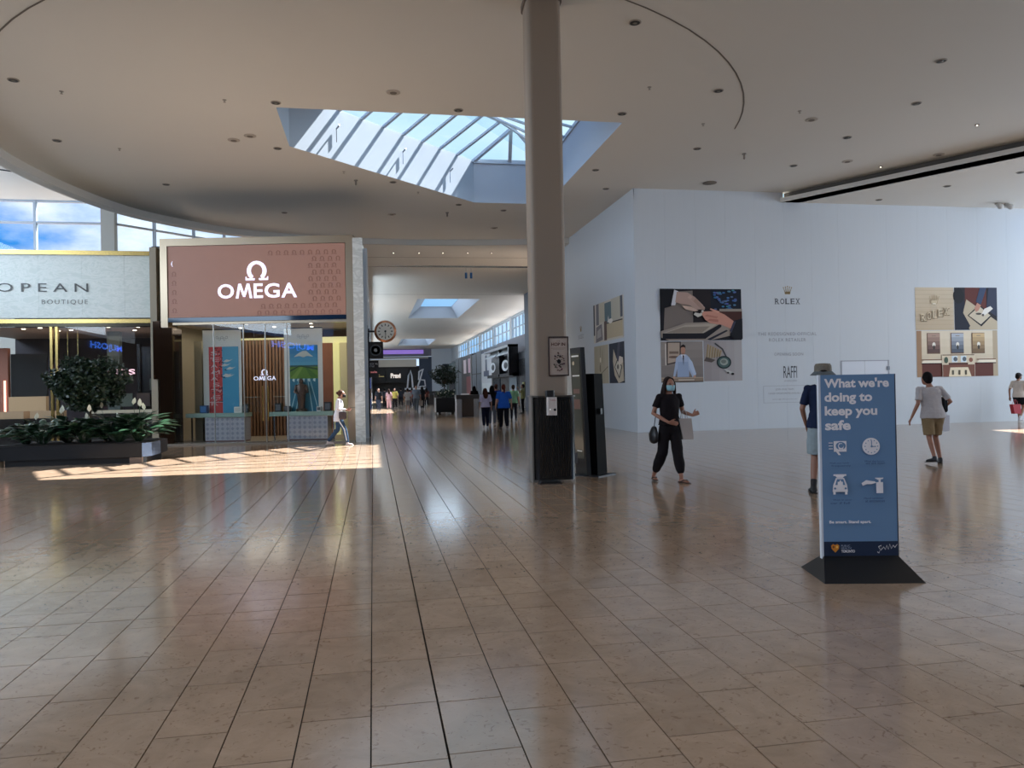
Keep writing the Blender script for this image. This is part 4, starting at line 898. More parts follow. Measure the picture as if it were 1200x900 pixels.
# hanging banners
def rings(p, cx, cz, s):
    for i in range(5):
        x = cx+(i-2)*.045*s; z = cz-(.03*s*.45 if i % 2 else 0)
        for k in range(12):
            a, c = 2*PI*k/12, 2*PI*(k+1)/12
            q = [(x+.024*s*math.cos(a), z+.0115*s*math.sin(a)), (x+.024*s*math.cos(c), z+.0115*s*math.sin(c)), (x+.019*s*math.cos(c), z+.009*s*math.sin(c)), (x+.019*s*math.cos(a), z+.009*s*math.sin(a))]
            p.poly(q, (90, 96, 100)); p.k -= 1
    p.k += 1
def banner(u, label, fn, w=1.2, z0=.90, h=2.62):
    t = thing('hanging_banner', label, 'banner', om(u, .9, z0), OA, 'banners hanging in the watch shop window')
    b = MB(); b.box(0, 0, 0, w, .012, h); b.build('cloth', mat('banner_cloth', (216, 214, 208), .7), t)
    b = MB(); b.box(-.01, -.01, h, w+.01, .03, h+.03); b.build('top_rail', DARK, t)
    for x in (.1, w-.1):
        b = MB(); b.tube([(x, .01, h+.03), (x, .01, 3.71-z0)], [.003, .003], n=5); b.build('wire', STEEL, t)
    p = Pic(w, h); fn(p); p.build('print', PRINT, t, loc=(0, -.001, 0))
def b1(p):
    rings(p, .5, .91, 1.4)
    p.rect(.15, .0, .50, .80, (196, 72, 74)); p.rect(.50, .0, .93, .80, (74, 150, 184)); p.grad(.5, 0, .93, .8, (70, 146, 184), (92, 160, 190), 4); rr = random.Random(2)
    for i in range(120):
        x = .15+.33*rr.random()**.8; z = .12+.66*rr.random(); s_ = .018+.03*rr.random(); p.poly([(x, z), (x+s_, z+s_*.2), (x+s_*.8, z+s_*.55), (x+s_*.1, z+s_*.3)], random.Random(i).choice([(92, 34, 44), (70, 40, 56), (150, 52, 60), (210, 170, 170), (56, 44, 60)])); p.k -= 1
    p.k += 1
    for i, ch in enumerate('SEAMASTER'):
        z = .74-.075*i; p.tx(ch, .20+.05*(i % 2), z-.04, .18, .045, (216, 178, 178)); p.k -= 1
    p.k += 1
    for x, z in ((.52, .62), (.60, .53), (.5, .45), (.47, .57), (.56, .44)):
        p.poly([(x, z), (x+.09, z+.028), (x+.17, z+.018), (x+.26, z+.03), (x+.17, z+.005), (x+.08, z-.006)], (206, 202, 196)); p.k -= 1; p.poly([(x-.06, z-.005), (x, z), (x+.02, z-.02)], (60, 52, 70)); p.k -= 1
    p.k += 1; p.rect(.15, .135, .5, .142, (220, 180, 180))
def b2(p):
    rings(p, .5, .91, 1.4)
    p.rect(.14, .0, .88, .80, (60, 116, 140)); p.grad(.14, .55, .88, .80, (96, 160, 186), (52, 120, 172), 5); p.poly([(.25, .66), (.36, .70), (.48, .73), (.58, .73), (.68, .69), (.76, .66), (.6, .67), (.5, .655), (.4, .67)], (196, 198, 190)); p.rect(.14, .52, .88, .56, (60, 92, 96))
    p.rect(.14, .40, .88, .54, (92, 128, 52)); p.poly([(.14, .40), (.42, .54), (.5, .54), (.3, .40)], (116, 146, 66)); p.poly([(.88, .42), (.58, .54), (.54, .54), (.7, .40)], (76, 112, 50)); p.poly([(.14, .5), (.4, .56), (.88, .52), (.88, .50), (.4, .545), (.14, .48)], (52, 82, 52))
    p.rect(.14, .0, .88, .40, (50, 112, 136))
    for xb, xt in ((.1, .38), (.28, .44), (.72, .60), (.95, .66)):
        xb = min(max(xb, .14), .88); p.poly([(xb-.01, .0), (xb+.02, .0), (xt+.01, .40), (xt-.005, .40)], (150, 190, 200)); p.k -= 1
    for x in (.2, .32, .46, .6, .74): p.poly([(x, .38), (x+.06, .36), (x+.07, .40), (x+.02, .40)], (190, 214, 216)); p.k -= 1
    p.k += 1
banner(1.03, 'hanging banner half red with letters, half blue with pale birds', b1)
banner(3.58, 'hanging banner of sky, snowy mountain, green field and blue lanes', b2)
# display counters
GLT = mat('counter_glass', (150, 172, 162), .15, spec=.6)
PATC = mat('counter_pattern', (255, 255, 255), .5, vcol=True)
def counter(u0, u1, f0, f1, label):
    t = thing('display_counter', label, 'counter', om(u0, .55), OA, 'display counters behind the shop glass')
    W_ = u1-u0
    b = MB(); b.box(0, 0, .80, W_, .6, .93); b.build('glass_top', GLT, t)
    p = Pic(f1-f0, .72); p.rect(0, 0, 1, 1, (178, 174, 180))
    nn_ = 8
    for i in range(nn_):
        for j in range(5):
            x = (i+.5)/nn_; z = (j+.5)/5
            p.poly([(x, z+.08), (x+.045, z), (x, z-.08), (x-.045, z)], (150, 146, 158)); p.k -= 1
    p.k += 1
    for x in (.33, .62): p.rect(x, 0, x+.006, 1, (120, 116, 122))
    p.build('patterned_front', PATC, t, loc=(f0-u0, -.001+.05, .08))
    b = MB(); b.box(f0-u0, .05, .08, f1-u0, .55, .80); b.build('body', mat('counter_body', (150, 146, 150), .5), t)
    for x in (.06, W_-.06):
        b = MB(); b.box(x-.02, .3, .04, x+.02, .34, .80); b.build('leg', STEEL, t)
    b = MB(); b.box(f0-u0, .04, .04, f1-u0, .5, .08); b.build('plinth', mat('plinth_red', (110, 70, 66), .5), t)
counter(.60, 2.45, 1.18, 2.42, 'glass topped display counter with patterned front under the red and blue banner')
counter(3.19, 5.17, 3.72, 4.98, 'glass topped display counter with patterned front under the landscape banner')
def dis(name, lab, u, v, w, h, d_, m, parts=None, z=.93):
    t = thing(name, lab, 'display', om(u, v, z), OA, 'small displays on the shop counters')
    b = MB(); b.box(0, 0, 0, w, d_, h); b.build('body', m, t)
    b = MB(); b.box(w*.12, -.006, h*.15, w*.88, -.0005, h*.85); b.build('face', parts or mat('display_face', (90, 92, 98), .3), t)
dis('display_block', 'small blue display block on the left counter', .98, .7, .22, .24, .15, mat('blue_block', (42, 84, 130), .3), mat('blue_face', (60, 120, 180), .3))
dis('display_block', 'white low display block at the right end of the left counter', 2.05, .7, .24, .18, .18, mat('white_block', (220, 218, 210), .4), mat('white_face', (196, 194, 188), .4))
dis('watch_stand', 'black watch stand at the right end of the left counter', 2.32, .7, .16, .26, .14, DARK)
dis('watch_stand', 'black watch stand left on the right hand counter', 3.32, .7, .20, .27, .14, DARK)
dis('watch_stand', 'flat black box on the right hand counter', 3.6, .72, .18, .17, .14, DARK)
dis('display_block', 'small cream block before the statue on the right counter', 4.62, .7, .13, .14, .12, mat('white_block'))
dis('watch_stand', 'black watch stand near the right end of the right counter', 4.86, .7, .20, .28, .14, DARK)
for u, w_, lab in ((2.2, .62, 'glass display case on the left counter before the slats'), (3.12, .62, 'glass display case on the right counter near the door')):
    t = thing('glass_case', lab, 'display', om(u+.1, .95, .94), OA)
    b = MB(); b.box(0, 0, 0, w_-.2, .2, .45); b.build('glass_box', CLEAR, t)
    b = MB(); b.box(-.01, -.01, .45, w_-.19, .21, .47); b.build('lid', mat('lid_metal', (150, 150, 140), .3, metal=.5), t)
# bronze statuette
t = thing('statuette', 'dark bronze standing figure on the counter before the landscape banner', 'statue', om(4.13, .78, .93), OA)
SB = mat('statue_bronze', (84, 66, 58), .35, metal=.6)
b = MB(); b.lathe([(.17, 0), (.17, .06), (.13, .09)], n=14); b.build('base', SB, t)
b = MB(); b.tube([(0, 0, .08), (0, 0, .35), (0, 0, .62), (0, 0, .78), (0, 0, .86)], [(.10, .08), (.12, .09), (.15, .10), (.16, .10), (.06, .06)], n=14); b.ell((0, 0, .94), (.065, .07, .085))
b.tube([(-.15, 0, .78), (-.2, -.02, .6), (-.08, -.1, .55)], [.05, .04, .03], n=8); b.tube([(.15, 0, .78), (.2, -.02, .6), (.08, -.1, .55)], [.05, .04, .03], n=8); b.build('figure', SB, t, smooth=True)
# neon style logo and the mirrored blue lettering seen in the glass: the shops opposite, standing behind the camera
BLU = mat('blue_neon', (70, 120, 255), .5, emit=9, ecol=(70, 130, 255)); WNE = mat('white_neon', (235, 235, 255), .5, emit=9)

t = thing('lit_shop_sign', 'blue lit shop lettering opposite, seen mirrored in the watch shop glass', 'sign', (-17.74, -8.8, 4.5), PI/2)
b = MB(); b.text('MUJOSH', 0, 0, 6.3, .55, y=0, ext=.05, bold=.03); b.build('lettering', BLU, t)
# side of the shop block along the passage
pas = thing('passage_shop', 'dark shop front along the left side of the passage behind the marble pier', 'shop front', (-.12, 25.2, 0), 0)
b = MB(); b.box(-.2, 0, 0, -.02, 8.6, 6.1); b.build('wall', mat('passage_wall', (176, 184, 194), .7), pas)
b = MB(); b.box(-.2, 8.6, 0, -.02, 97, 7.69); b.build('wall', mat('passage_wall'), pas)
for i, (y0, y1, c) in enumerate(((.2, 3.2, (28, 30, 38)), (3.4, 7.5, (70, 76, 92)), (7.8, 13, (30, 30, 34)), (13.4, 20, (90, 84, 80)), (20.5, 29, (36, 34, 38)))):
    b = MB(); b.box(-.02, y0, .05, .03, y1, 3.4+.4*(i % 2)); b.build('window_panel', mat('shopwin_%d' % i, c, .12), pas)
for y, z, c in ((.6, 1.6, (120, 140, 220)), (1.2, 2.2, (180, 190, 210)), (.9, .9, (90, 110, 170))):
    b = MB(); b.box(.03, y, z, .05, y+.5, z+.35); b.build('poster', mat('pst%d' % int(z*10), c, .4, emit=.3), pas)
# clock and hanging signs
t = thing('hanging_clock', 'round copper rimmed clock on a wall bracket above the passage', 'clock', (.44, 26, 3.50), 0)
b = MB(); b.lathe([(.30, .07), (.36, .05), (.37, 0), (.36, -.05), (.30, -.07)], n=32, axis='y'); b.build('rim', mat('copper_rim', (190, 130, 96), .25, metal=.8), t, smooth=False)
b = MB(); b.lathe([(.29, -.072), (.29, -.08)], n=32, axis='y'); b.build('dial', mat('dial', (214, 210, 200), .5), t)
b = MB()
for i in range(12):
    a = i*PI/6; c_, s_ = math.cos(a), math.sin(a); r0_, r1_ = .18, .25
    b.add([(r0_*s_-.016*c_, -.083, r0_*c_+.016*s_), (r1_*s_-.016*c_, -.083, r1_*c_+.016*s_), (r1_*s_+.016*c_, -.083, r1_*c_-.016*s_), (r0_*s_+.016*c_, -.083, r0_*c_-.016*s_)], [(0, 1, 2, 3)])
tag(b.build('hour_marks', mat('mark_grey', (60, 58, 58), .5), t), kind='stuff')
for nm, a, l_, w_ in (('hour_hand', 175, .13, .02), ('minute_hand', 178, .2, .014)):
    a = math.radians(a); b = MB(); b.bar((0, -.088, 0), (l_*math.sin(a), -.088, l_*math.cos(a)), w_, .006, up=(0, 1, 0)); b.build(nm, DARK, t)
b = MB(); b.lathe([(.035, -.086), (.035, -.1)], n=12, axis='y'); b.build('hub', DARK, t)
b = MB(); b.box(-.58, -.03, -.03, -.36, .03, .03); b.box(-.60, -.08, -.2, -.57, .08, .2); b.build('bracket', DARK, t)
t = thing('blade_sign', 'square black sign with a pale ring hanging below the clock', 'sign', (.1, 26.1, 2.60))
b = MB(); b.box(-.24, -.05, 0, .26, .05, .56); b.build('panel', DARK, t)
b = MB(); b.lathe([(.19, -.051), (.19, -.06), (.15, -.06), (.15, -.051)], (0.01, 0, .28), 22, 'y'); b.build('ring', mat('ring_grey', (84, 88, 92), .4), t)
b = MB(); b.lathe([(.06, -.051), (.06, -.058)], (0.01, 0, .28), 8, 'y'); b.build('mark', mat('mark_pale', (150, 156, 160), .4), t)
t = thing('blade_sign', 'black sign with white and pink lettering lowest under the clock', 'sign', (-.02, 26.2, 1.98))
b = MB(); b.box(-.2, -.05, 0, .22, .05, .56); b.build('panel', DARK, t)
b = MB(); b.text('BACK IN', -.12, .42, .3, .05, y=-.051, ext=.004); b.text('STYLE', -.12, .34, .2, .05, y=-.051, ext=.004); b.build('white_lettering', mat('sign_white', (200, 200, 205), .4), t)
b = MB(); b.text('sale', -.05, .14, .22, .07, y=-.051, ext=.004, bold=.02); b.build('pink_lettering', mat('sign_pink', (220, 130, 130), .4, emit=.4), t)

# ------------------------------------------------------------------ boutique on the far left
EO = (-12.4, 25.2, 0)
bt = thing('boutique_front', 'boutique front with pale marble fascia, brass frame and glass, at far left', 'shop front', EO, 0)
for i in range(5):
    x0_ = .2+i*1.2; x1_ = min(x0_+1.2, 6.0)-.004
    if x1_ > x0_: b = MB(); b.box(x0_, -.05, 3.90, x1_, .15, 5.80); b.build('marble_slab', MAR2, bt)
b = MB(); b.box(.1, -.12, 5.80, 6.05, .4, 5.93); b.build('top_rail', GOLD, bt)
b = MB(); b.box(.1, -.08, 3.74, 6.05, .3, 3.86); b.build('lower_rail', GOLD, bt)
b = MB(); b.box(.1, -.04, 3.64, 6.05, .3, 3.74); b.build('dark_rail', mat('smoked_rail', (60, 56, 44), .15, metal=.7), bt)
b = MB(); b.box(6.02, -.10, 0, 6.08, .3, 5.93); b.build('right_post', GOLD, bt)
for x in (2.90, 3.05):
    b = MB(); b.box(x-.035, -.02, .05, x+.035, .1, 3.64); b.build('mullion', GOLD, bt)
b = MB(); b.text('OPEAN', 1.46, 4.68, 2.52, .26, y=-.051, ext=.02, space=1.5); b.build('dark_lettering', mat('letter_dark', (62, 64, 62), .3), bt)
b = MB(); b.text('EUR', .3, 4.68, 1.0, .26, y=-.051, ext=.02, space=1.5); b.build('dark_lettering', mat('letter_dark'), bt)
b = MB(); b.text('BOUTIQUE', 2.68, 4.29, 1.28, .16, y=-.051, ext=.015, space=1.3); b.build('grey_lettering', mat('letter_grey', (110, 114, 110), .3), bt)
for x0_, x1_ in ((.2, 1.5), (1.5, 2.87), (3.08, 4.5), (4.5, 6.0)):
    b = MB(); b.box(x0_+.005, .03, .1, x1_-.005, .042, 3.64); b.build('glass_pane', CLEAR, bt)
b = MB(); b.box(.0, .0, 0, 6.1, .3, .1); b.build('plinth', DARK, bt)
b = MB(); b.box(-1, .15, 3.76, 6.2, 7, 3.82); b.build('shop_ceiling', mat('taupe_ceiling', (150, 128, 116), .6), bt)
b = MB(); b.box(-1, 7, 0, 6.2, 7.1, 5.9); b.build('back_wall', mat('plum_wall', (46, 34, 44), .5), bt)
b = MB(); b.box(-1, .3, 0, 6.1, 7, .03); b.build('shop_floor', mat('taupe_floor', (140, 124, 110), .4), bt)
b = MB(); b.box(6.13, .1, 0, 6.2, 7, 5.9); b.build('side_wall', mat('dark_wall', (40, 34, 34), .5), bt)
b = MB(); b.box(-1, .3, 5.86, 6.2, 7, 5.92); b.build('roof', DARKG, bt)
b = MB(); b.box(.35, 3.4, .9, 1.47, 3.5, 3.0); b.build('black_panel', mat('matt_black', (9, 10, 16), .6), bt)
b = MB(); b.box(-.1, 3.3, 0, .3, 3.5, 3.2); b.build('rose_column', mat('rose_wall', (170, 112, 92), .5), bt)
b = MB(); b.box(.18, 3.26, 1.0, .24, 3.29, 2.1); b.build('light_strip', mat('warm_strip', (255, 190, 170), .5, emit=2.5), bt)
b = MB(); b.box(3.35, 3.5, 0, 3.75, 3.8, 3.76); b.build('grey_column', mat('grey_green', (96, 108, 104), .5), bt)
b = MB(); b.box(4.40, 3.2, 0, 4.5, 3.4, 3.3); b.box(4.5, 3.3, 0, 5.9, 3.4, 3.2); b.build('dark_cabinet', mat('smoked_wood', (26, 20, 20), .2), bt)
b = MB(); b.box(.35, 3.2, .85, 1.5, 3.45, 1.55); b.build('lit_backboard', mat('parchment_glow', (190, 160, 125), .5, emit=.3), bt)
for (u, v, w_) in ((.45, 1.6, 1.0), (1.6, 1.7, .9)):
    b = MB(); b.box(u, v, .85, u+w_, v+.5, 1.08); b.build('glass_case', mat('case_lit', (190, 160, 130), .2, emit=.18), bt)
    b = MB(); b.box(u-.03, v-.03, 0, u+w_+.03, v+.53, .85); b.build('case_body', mat('case_dark', (36, 28, 26), .3), bt)
b = MB(); b.box(3.3, 2.0, .95, 5.8, 2.4, 1.05); b.build('counter_top', mat('counter_glow', (200, 190, 170), .2, emit=.25), bt)
b = MB(); b.box(3.3, 2.02, 0, 5.8, 2.4, .95); b.build('counter_body', mat('case_dark'), bt)
for i, x in enumerate((3.9, 4.45, 5.0, 5.4)):
    b = MB(); b.box(x, 2.9, 1.15, x+.42, 2.95, 1.6); b.build('picture_panel', mat('picpan%d' % i, ((110, 120, 110), (90, 70, 66), (150, 160, 158), (170, 120, 110))[i], .4), bt)
b = MB(); b.box(4.8, 3.2, 1.7, 5.1, 3.25, 2.1); b.build('picture_panel', mat('picpan5', (96, 104, 92), .4), bt)
PK = mat('pink_letters', (250, 200, 215), .5, emit=1.5)
xx = 2.12
for ch, wd in (('D', .22), ('I', .06), ('A', .26), ('M', .27), ('O', .25), ('N', .23), ('D', .23), ('S', .21)):
    b = MB(); b.text(ch, xx, 2.24, wd, .20, y=3.44, ext=.02, bold=.03); b.build('pink_letter', PK, bt); xx += wd+.06
b = MB(); b.text('LC', 5.05, 2.24, .3, .16, y=3.29, ext=.01); b.build('bronze_lettering', mat('bronze_letters', (120, 70, 50), .4), bt)
for i, (u, v) in enumerate(((.7, 1.0), (1.25, 2.2), (1.9, 1.8), (2.0, 3.0), (3.2, 1.2), (3.6, 1.3), (4.0, 1.6), (4.9, 1.6), (2.5, 2.7), (4.4, 3.0))):
    b = MB(); b.lathe([(.06, 3.759), (.06, 3.74)], (u, v, 0), 10); b.build('spot_lamp', LT, bt)
for x in (3.9, 4.2): b = MB(); b.bar((x, .8, 3.757), (x-.5, 2.8, 3.757), .03); b.build('track', DARK, bt)
for x in (2.6, 2.85, 3.15):
    b = MB(); b.tube([(x, 1.4, 3.75), (x, 1.4, 2.4)], [.01, .01], n=6); b.ell((x, 1.4, 2.32), (.05, .05, .1), 8, 6); b.build('pendant_rod', GOLD, bt)
light('AREA', 'boutique_ceiling_fill', (EO[0]+3, EO[1]+3.2, 2.9), 14, (1, .80, .66), shape='RECTANGLE', size=5, size_y=2, aim=(0, 0, 1))  # added upward fill that brightens the boutique ceiling; no cove is built
light('AREA', 'boutique_lamps', (EO[0]+3, EO[1]+2.4, 3.6), 34, (1, .82, .68), shape='RECTANGLE', size=5, size_y=3.5, aim=(0, 0, -1))
# swoosh-like curved light mark and digits on the dark reflective pier between the shops
t = thing('lit_mark', 'small curved white light mark on the dark pier between the two shops', 'sign', (-6.15, 25.0, 1.78), OA)
b = MB(); P_l = [(0, .06), (.03, .0), (.1, -.02), (.2, .0), (.28, .05)]
b.tube([(x, 0, z) for x, z in P_l], [.01, .018, .02, .014, .006], n=8); b.build('curve', mat('mark_glow', (255, 240, 225), .5, emit=2), t)
b = MB(); b.box(-.04, .03, -.1, .32, .05, .16); b.build('back_plate', mat('dark_wall'), t)
b = MB(); b.box(-6.5, 25.02, 0, -6.05, 25.4, 5.9) if False else b.box(-6.26, 25.05, 0, -5.98, 25.5, 5.9); tag(b.build('dark_pier', mat('pier_dark', (26, 24, 26), .12)), 'dark glossy pier between boutique and watch shop', 'pier')

# ------------------------------------------------------------------ planting
LEAF = mat('leaf_green', (26, 46, 28), .45, noise=.3, nscale=30); LEAF2 = mat('lily_leaf', (40, 66, 46), .3, noise=.3, nscale=12); BARK = mat('bark', (88, 70, 52), .8)
def leafcloud(b, c, r, n, s, rnd, upb=.2):
    for _ in range(n):
        while True:
            q = Vector((rnd.uniform(-1, 1), rnd.uniform(-1, 1), rnd.uniform(-1, 1)))
            if .35 < q.length < 1: break
        bump = 1+.14*math.sin(q.x*7+q.z*5)+.1*math.sin(q.y*9+q.x*3)
        p = Vector(c)+Vector((q.x*r[0], q.y*r[1], q.z*r[2]))*bump
        d = Vector((rnd.gauss(0, 1), rnd.gauss(0, 1), rnd.gauss(0, .6)+upb)).normalized(); e = d.cross(Vector((rnd.gauss(0, 1), rnd.gauss(0, 1), rnd.gauss(0, 1)))).normalized()
        L_ = s*rnd.uniform(.7, 1.3); w_ = L_*.28
        b.add([p, p+d*L_*.5+e*w_, p+d*L_, p+d*L_*.5-e*w_], [(0, 1, 2, 3)])
def topiary(name, label, loc, zc, rx, rz_, n, s, trunk0, seed=1):
    rnd = random.Random(seed)
    t = thing(name, label, 'tree', loc)
    b = MB(); b.tube([(0, 0, trunk0), (.03, 0, trunk0+.4), (-.02, .02, zc-rz_*.4)], [.04, .035, .028], n=8); b.build('trunk', BARK, t)
    for k in range(7):
        a = k*2*PI/7+.3; b = MB(); b.tube([(0, 0, zc-rz_*.9), (rx*.3*math.cos(a), rx*.3*math.sin(a), zc-rz_*.3), (rx*.6*math.cos(a), rx*.6*math.sin(a), zc+rz_*.2)], [.022, .016, .008], n=6); b.build('branch', BARK, t)
    b = MB(); leafcloud(b, (0, 0, zc), (rx, rx, rz_), n, s, rnd); tag(b.build('foliage', LEAF, t), kind='stuff')
    return t
pl = thing('planter_box', 'long low black planter box with steel corner in front of the boutique', 'planter', (-8.15, 18.6, 0))
b = MB(); b.prism([(0, 0), (2.98, 0), (3.12, .25), (3.12, 1.65), (.0, 1.65)], .14, .45); b.build('box', mat('planter_black', (24, 25, 28), .3), pl)
b = MB(); b.prism([(.12, .1), (2.85, .1), (3.0, .3), (3.0, 1.55), (.12, 1.55)], 0, .14); b.build('skirt', DARK, pl)
b = MB(); b.add([(2.985, -.004, .14), (3.125, .246, .14), (3.125, .246, .45), (2.985, -.004, .45), (3.125, 1.0, .14), (3.125, 1.0, .45)], [(0, 1, 2, 3), (1, 4, 5, 2)]); b.build('steel_corner', mat('corner_steel', (130, 150, 180), .25, metal=.8), pl)
b = MB(); b.box(2.72, -.02, .0, 2.98, .1, .13); b.build('foot', mat('foot_stone', (120, 100, 88), .4), pl)
b = MB(); b.box(-.25, -.05, 0, .06, .2, .2); b.build('foot', mat('foot_beige', (150, 130, 110), .4), pl)
b = MB(); b.box(.05, .05, .45, 3.05, 1.6, .47); b.build('soil', mat('soil', (30, 24, 20), .9), pl)
topiary('planter_tree', 'dense round crowned tree growing from the long planter before the boutique', (-6.52, 19.4, .0), 1.82, .80, .60, 9500, .095, .47, 4)
SP = mat('spathe_white', (226, 226, 208), .5)
def lily(x, y, label, n, h, seed, fl, m=LEAF2):
    rnd = random.Random(seed); t = thing('peace_lily', label, 'plant', (x, y, .47), 0, 'peace lilies in the long planter')
    b = MB()
    for i in range(n):
        a = rnd.uniform(0, 2*PI); tl = rnd.uniform(.15, .9); L_ = rnd.uniform(.22, .38)*h/.6; base = Vector((.05*math.cos(a), .05*math.sin(a), 0))
        d = Vector((math.cos(a)*tl, math.sin(a)*tl, 1.1-tl*.6)).normalized(); p0 = base; p1 = p0+d*h*rnd.uniform(.3, .75)
        d2 = (d+Vector((math.cos(a)*.8, math.sin(a)*.8, -.5))).normalized(); sd = Vector((-math.sin(a), math.cos(a), rnd.uniform(-.4, .4))).normalized(); w_ = L_*.19
        q = [p1, p1+d2*L_*.3+sd*w_, p1+d2*L_*.65+sd*w_*.8-Vector((0, 0, .02)), p1+d2*L_-Vector((0, 0, .06)), p1+d2*L_*.65-sd*w_*.8-Vector((0, 0, .02)), p1+d2*L_*.3-sd*w_, p1+d2*L_*.5+Vector((0, 0, .012))]
        b.add(q, [(0, 1, 6), (1, 2, 6), (2, 3, 6), (3, 4, 6), (4, 5, 6), (5, 0, 6)]); b.bar(p0, p1, .006)
    tag(b.build('leaves', m, t), kind='stuff')
    for i in range(fl):
        a = rnd.uniform(0, 2*PI); p = Vector((.2*math.cos(a), .12*math.sin(a)-.1, h*rnd.uniform(.75, 1.1)))
        b = MB(); b.bar((0, 0, .1), p, .008); b.m = 1; up = Vector((rnd.uniform(-.3, .3), -.1, 1)).normalized(); sd = Vector((1, rnd.uniform(-.4, .4), 0)).normalized()
        b.add([p, p+up*.06+sd*.045, p+up*.12+sd*.035, p+up*.18, p+up*.12-sd*.035, p+up*.06-sd*.045], [(0, 1, 2, 3, 4, 5)]); b.m = 1; b.tube([p+Vector((0, -.01, .02)), p+Vector((0, -.012, .1))], [.012, .01], n=6)
        b.build('flower', [LEAF2, SP], t)
for i, (x, y, h, n, f_, lab) in enumerate(((-7.8, 19.2, .45, 60, 0, 'dark leafy plant at the left end of the long planter'), (-7.35, 18.95, .5, 60, 1, 'leafy plant with one pale flower, second from the planter\'s left end'),
        (-6.95, 19.3, .55, 60, 2, 'peace lily with two pale flowers left of the tree trunk'), (-6.5, 18.95, .5, 60, 2, 'peace lily with white flowers right under the tree'),
        (-6.1, 19.35, .55, 60, 1, 'leafy plant with one flower just right of the tree trunk'), (-5.75, 18.95, .5, 60, 1, 'leafy plant second from the planter\'s right end'), (-5.35, 19.0, .62, 70, 4, 'sunlit peace lily with tall pale flowers at the planter\'s right end'))):
    lily(x, y, lab, int(n*1.5), h*1.35, i+11, f_)

# ------------------------------------------------------------------ the long hall beyond
hw = sub('wall_hall_right')
b = MB(); b.box(12.0, 38.3, 0, 12.2, 120, 5.69); b.build('lower_wall', mat('hall_wall_grey', (150, 156, 166), .7), hw)
b = MB(); b.box(10.0, 38.0, 0, 12.0, 47.5, 7.69); struct('wall_hall_near', b, mat('hall_wall_grey'))
w4 = sub('window_4'); GR = mat('far_window_frame', (140, 165, 185), .5)
ys = [50.5, 59, 66, 76, 86, 97, 108]
for i in range(6):
    pane(w4, (12.05, ys[i]+.4), (12.05, ys[i+1]-.4), 5.69, 7.55)
    nv = 4; b = MB()
    for k in range(nv+1): y = ys[i]+.4+(ys[i+1]-ys[i]-.8)*k/nv; bb = MB(); bb.box(11.98, y-.07, 5.69, 12.1, y+.07, 7.55); bb.build('mullion', GR, w4)
    for z in (5.72, 6.62, 7.5): bb = MB(); bb.box(11.98, ys[i]+.4, z-.04, 12.1, ys[i+1]-.4, z+.04); bb.build('transom', GR, w4)
for y in ys: bb = MB(); bb.box(11.9, y-.42, 5.69, 12.2, y+.42, 7.7); bb.build('pier', mat('hall_pier', (196, 206, 214), .6), w4)
bb = MB(); bb.box(11.95, 50, 7.55, 12.2, 108, 7.7); bb.build('head', mat('hall_pier'), w4)
bb = MB(); bb.box(12.0, 108.4, 5.69, 12.2, 120, 7.7); bb.build('end_wall', mat('hall_pier'), w4)
b = MB(); b.box(9.95, 47.6, 0, 10.6, 49.9, 7.69); tag(b.build('hall_pier', mat('pier_slate', (66, 76, 94), .5)), 'tall blue grey pier right of the hall windows, half hidden by the column', 'pier')
def hshop(y0, y1, ztop, label, base, parts):
    t = thing('hall_shop', label, 'shop front', (10.18, y0, 0), 0, 'shop fronts along the right side of the hall')
    b = MB(); b.box(0, 0, 0, 1.8, y1-y0-.05, ztop); b.build('block', base, t)
    for nm, m_, (a0, a1, z0, z1, pr) in parts:
        b = MB(); b.box(-pr, a0, z0, 0 if pr > 0 else -.0, a1, z1); b.build(nm, m_, t)
    return t
BG = mat('bluegrey_panel', (104, 112, 124), .5); WP = mat('white_panel', (206, 208, 214), .5); RD = mat('red_panel', (140, 26, 40), .4); PKP = mat('pink_poster', (236, 196, 214), .5); BK = mat('shop_black', (18, 20, 26), .25); WG = mat('window_dim', (120, 136, 150), .15)
hshop(50.1, 53.4, 4.0, 'dark shop front with figures, nearest in the right row of the hall', mat('shop_dark', (36, 40, 50), .4), [('opening', BK, (.3, 2.9, .05, 3.5, .06)), ('mannequin', mat('mannequin', (170, 170, 120), .6), (1.0, 1.5, .9, 1.9, .12)), ('poster', PKP, (.0, .28, 2.2, 3.3, .1))])
b = MB(); b.box(10.7, 50.0, 4.02, 11.9, 66, 5.35); tag(b.build('bulkhead', mat('bulkhead_grey', (150, 150, 158), .7)), 'pale grey bulkhead above the nearest hall shops', 'bulkhead')
t = hshop(53.5, 66, 3.99, 'black framed shop front with pale awnings and oval signs in the hall', BK, [('window', WG, (.6, 3.6, .3, 2.3, .05)), ('window', mat('window_dark', (48, 60, 72), .15), (8, 11.6, .3, 2.3, .05)), ('top_frame', BK, (0, 12.4, 4.45, 4.62, .7)), ('end_frame', BK, (0, .35, 2.4, 4.62, .7)), ('middle_frame', BK, (6, 6.4, 2.4, 4.45, .4)), ('lower_frame', BK, (0, 12.4, 2.35, 2.6, .4))])
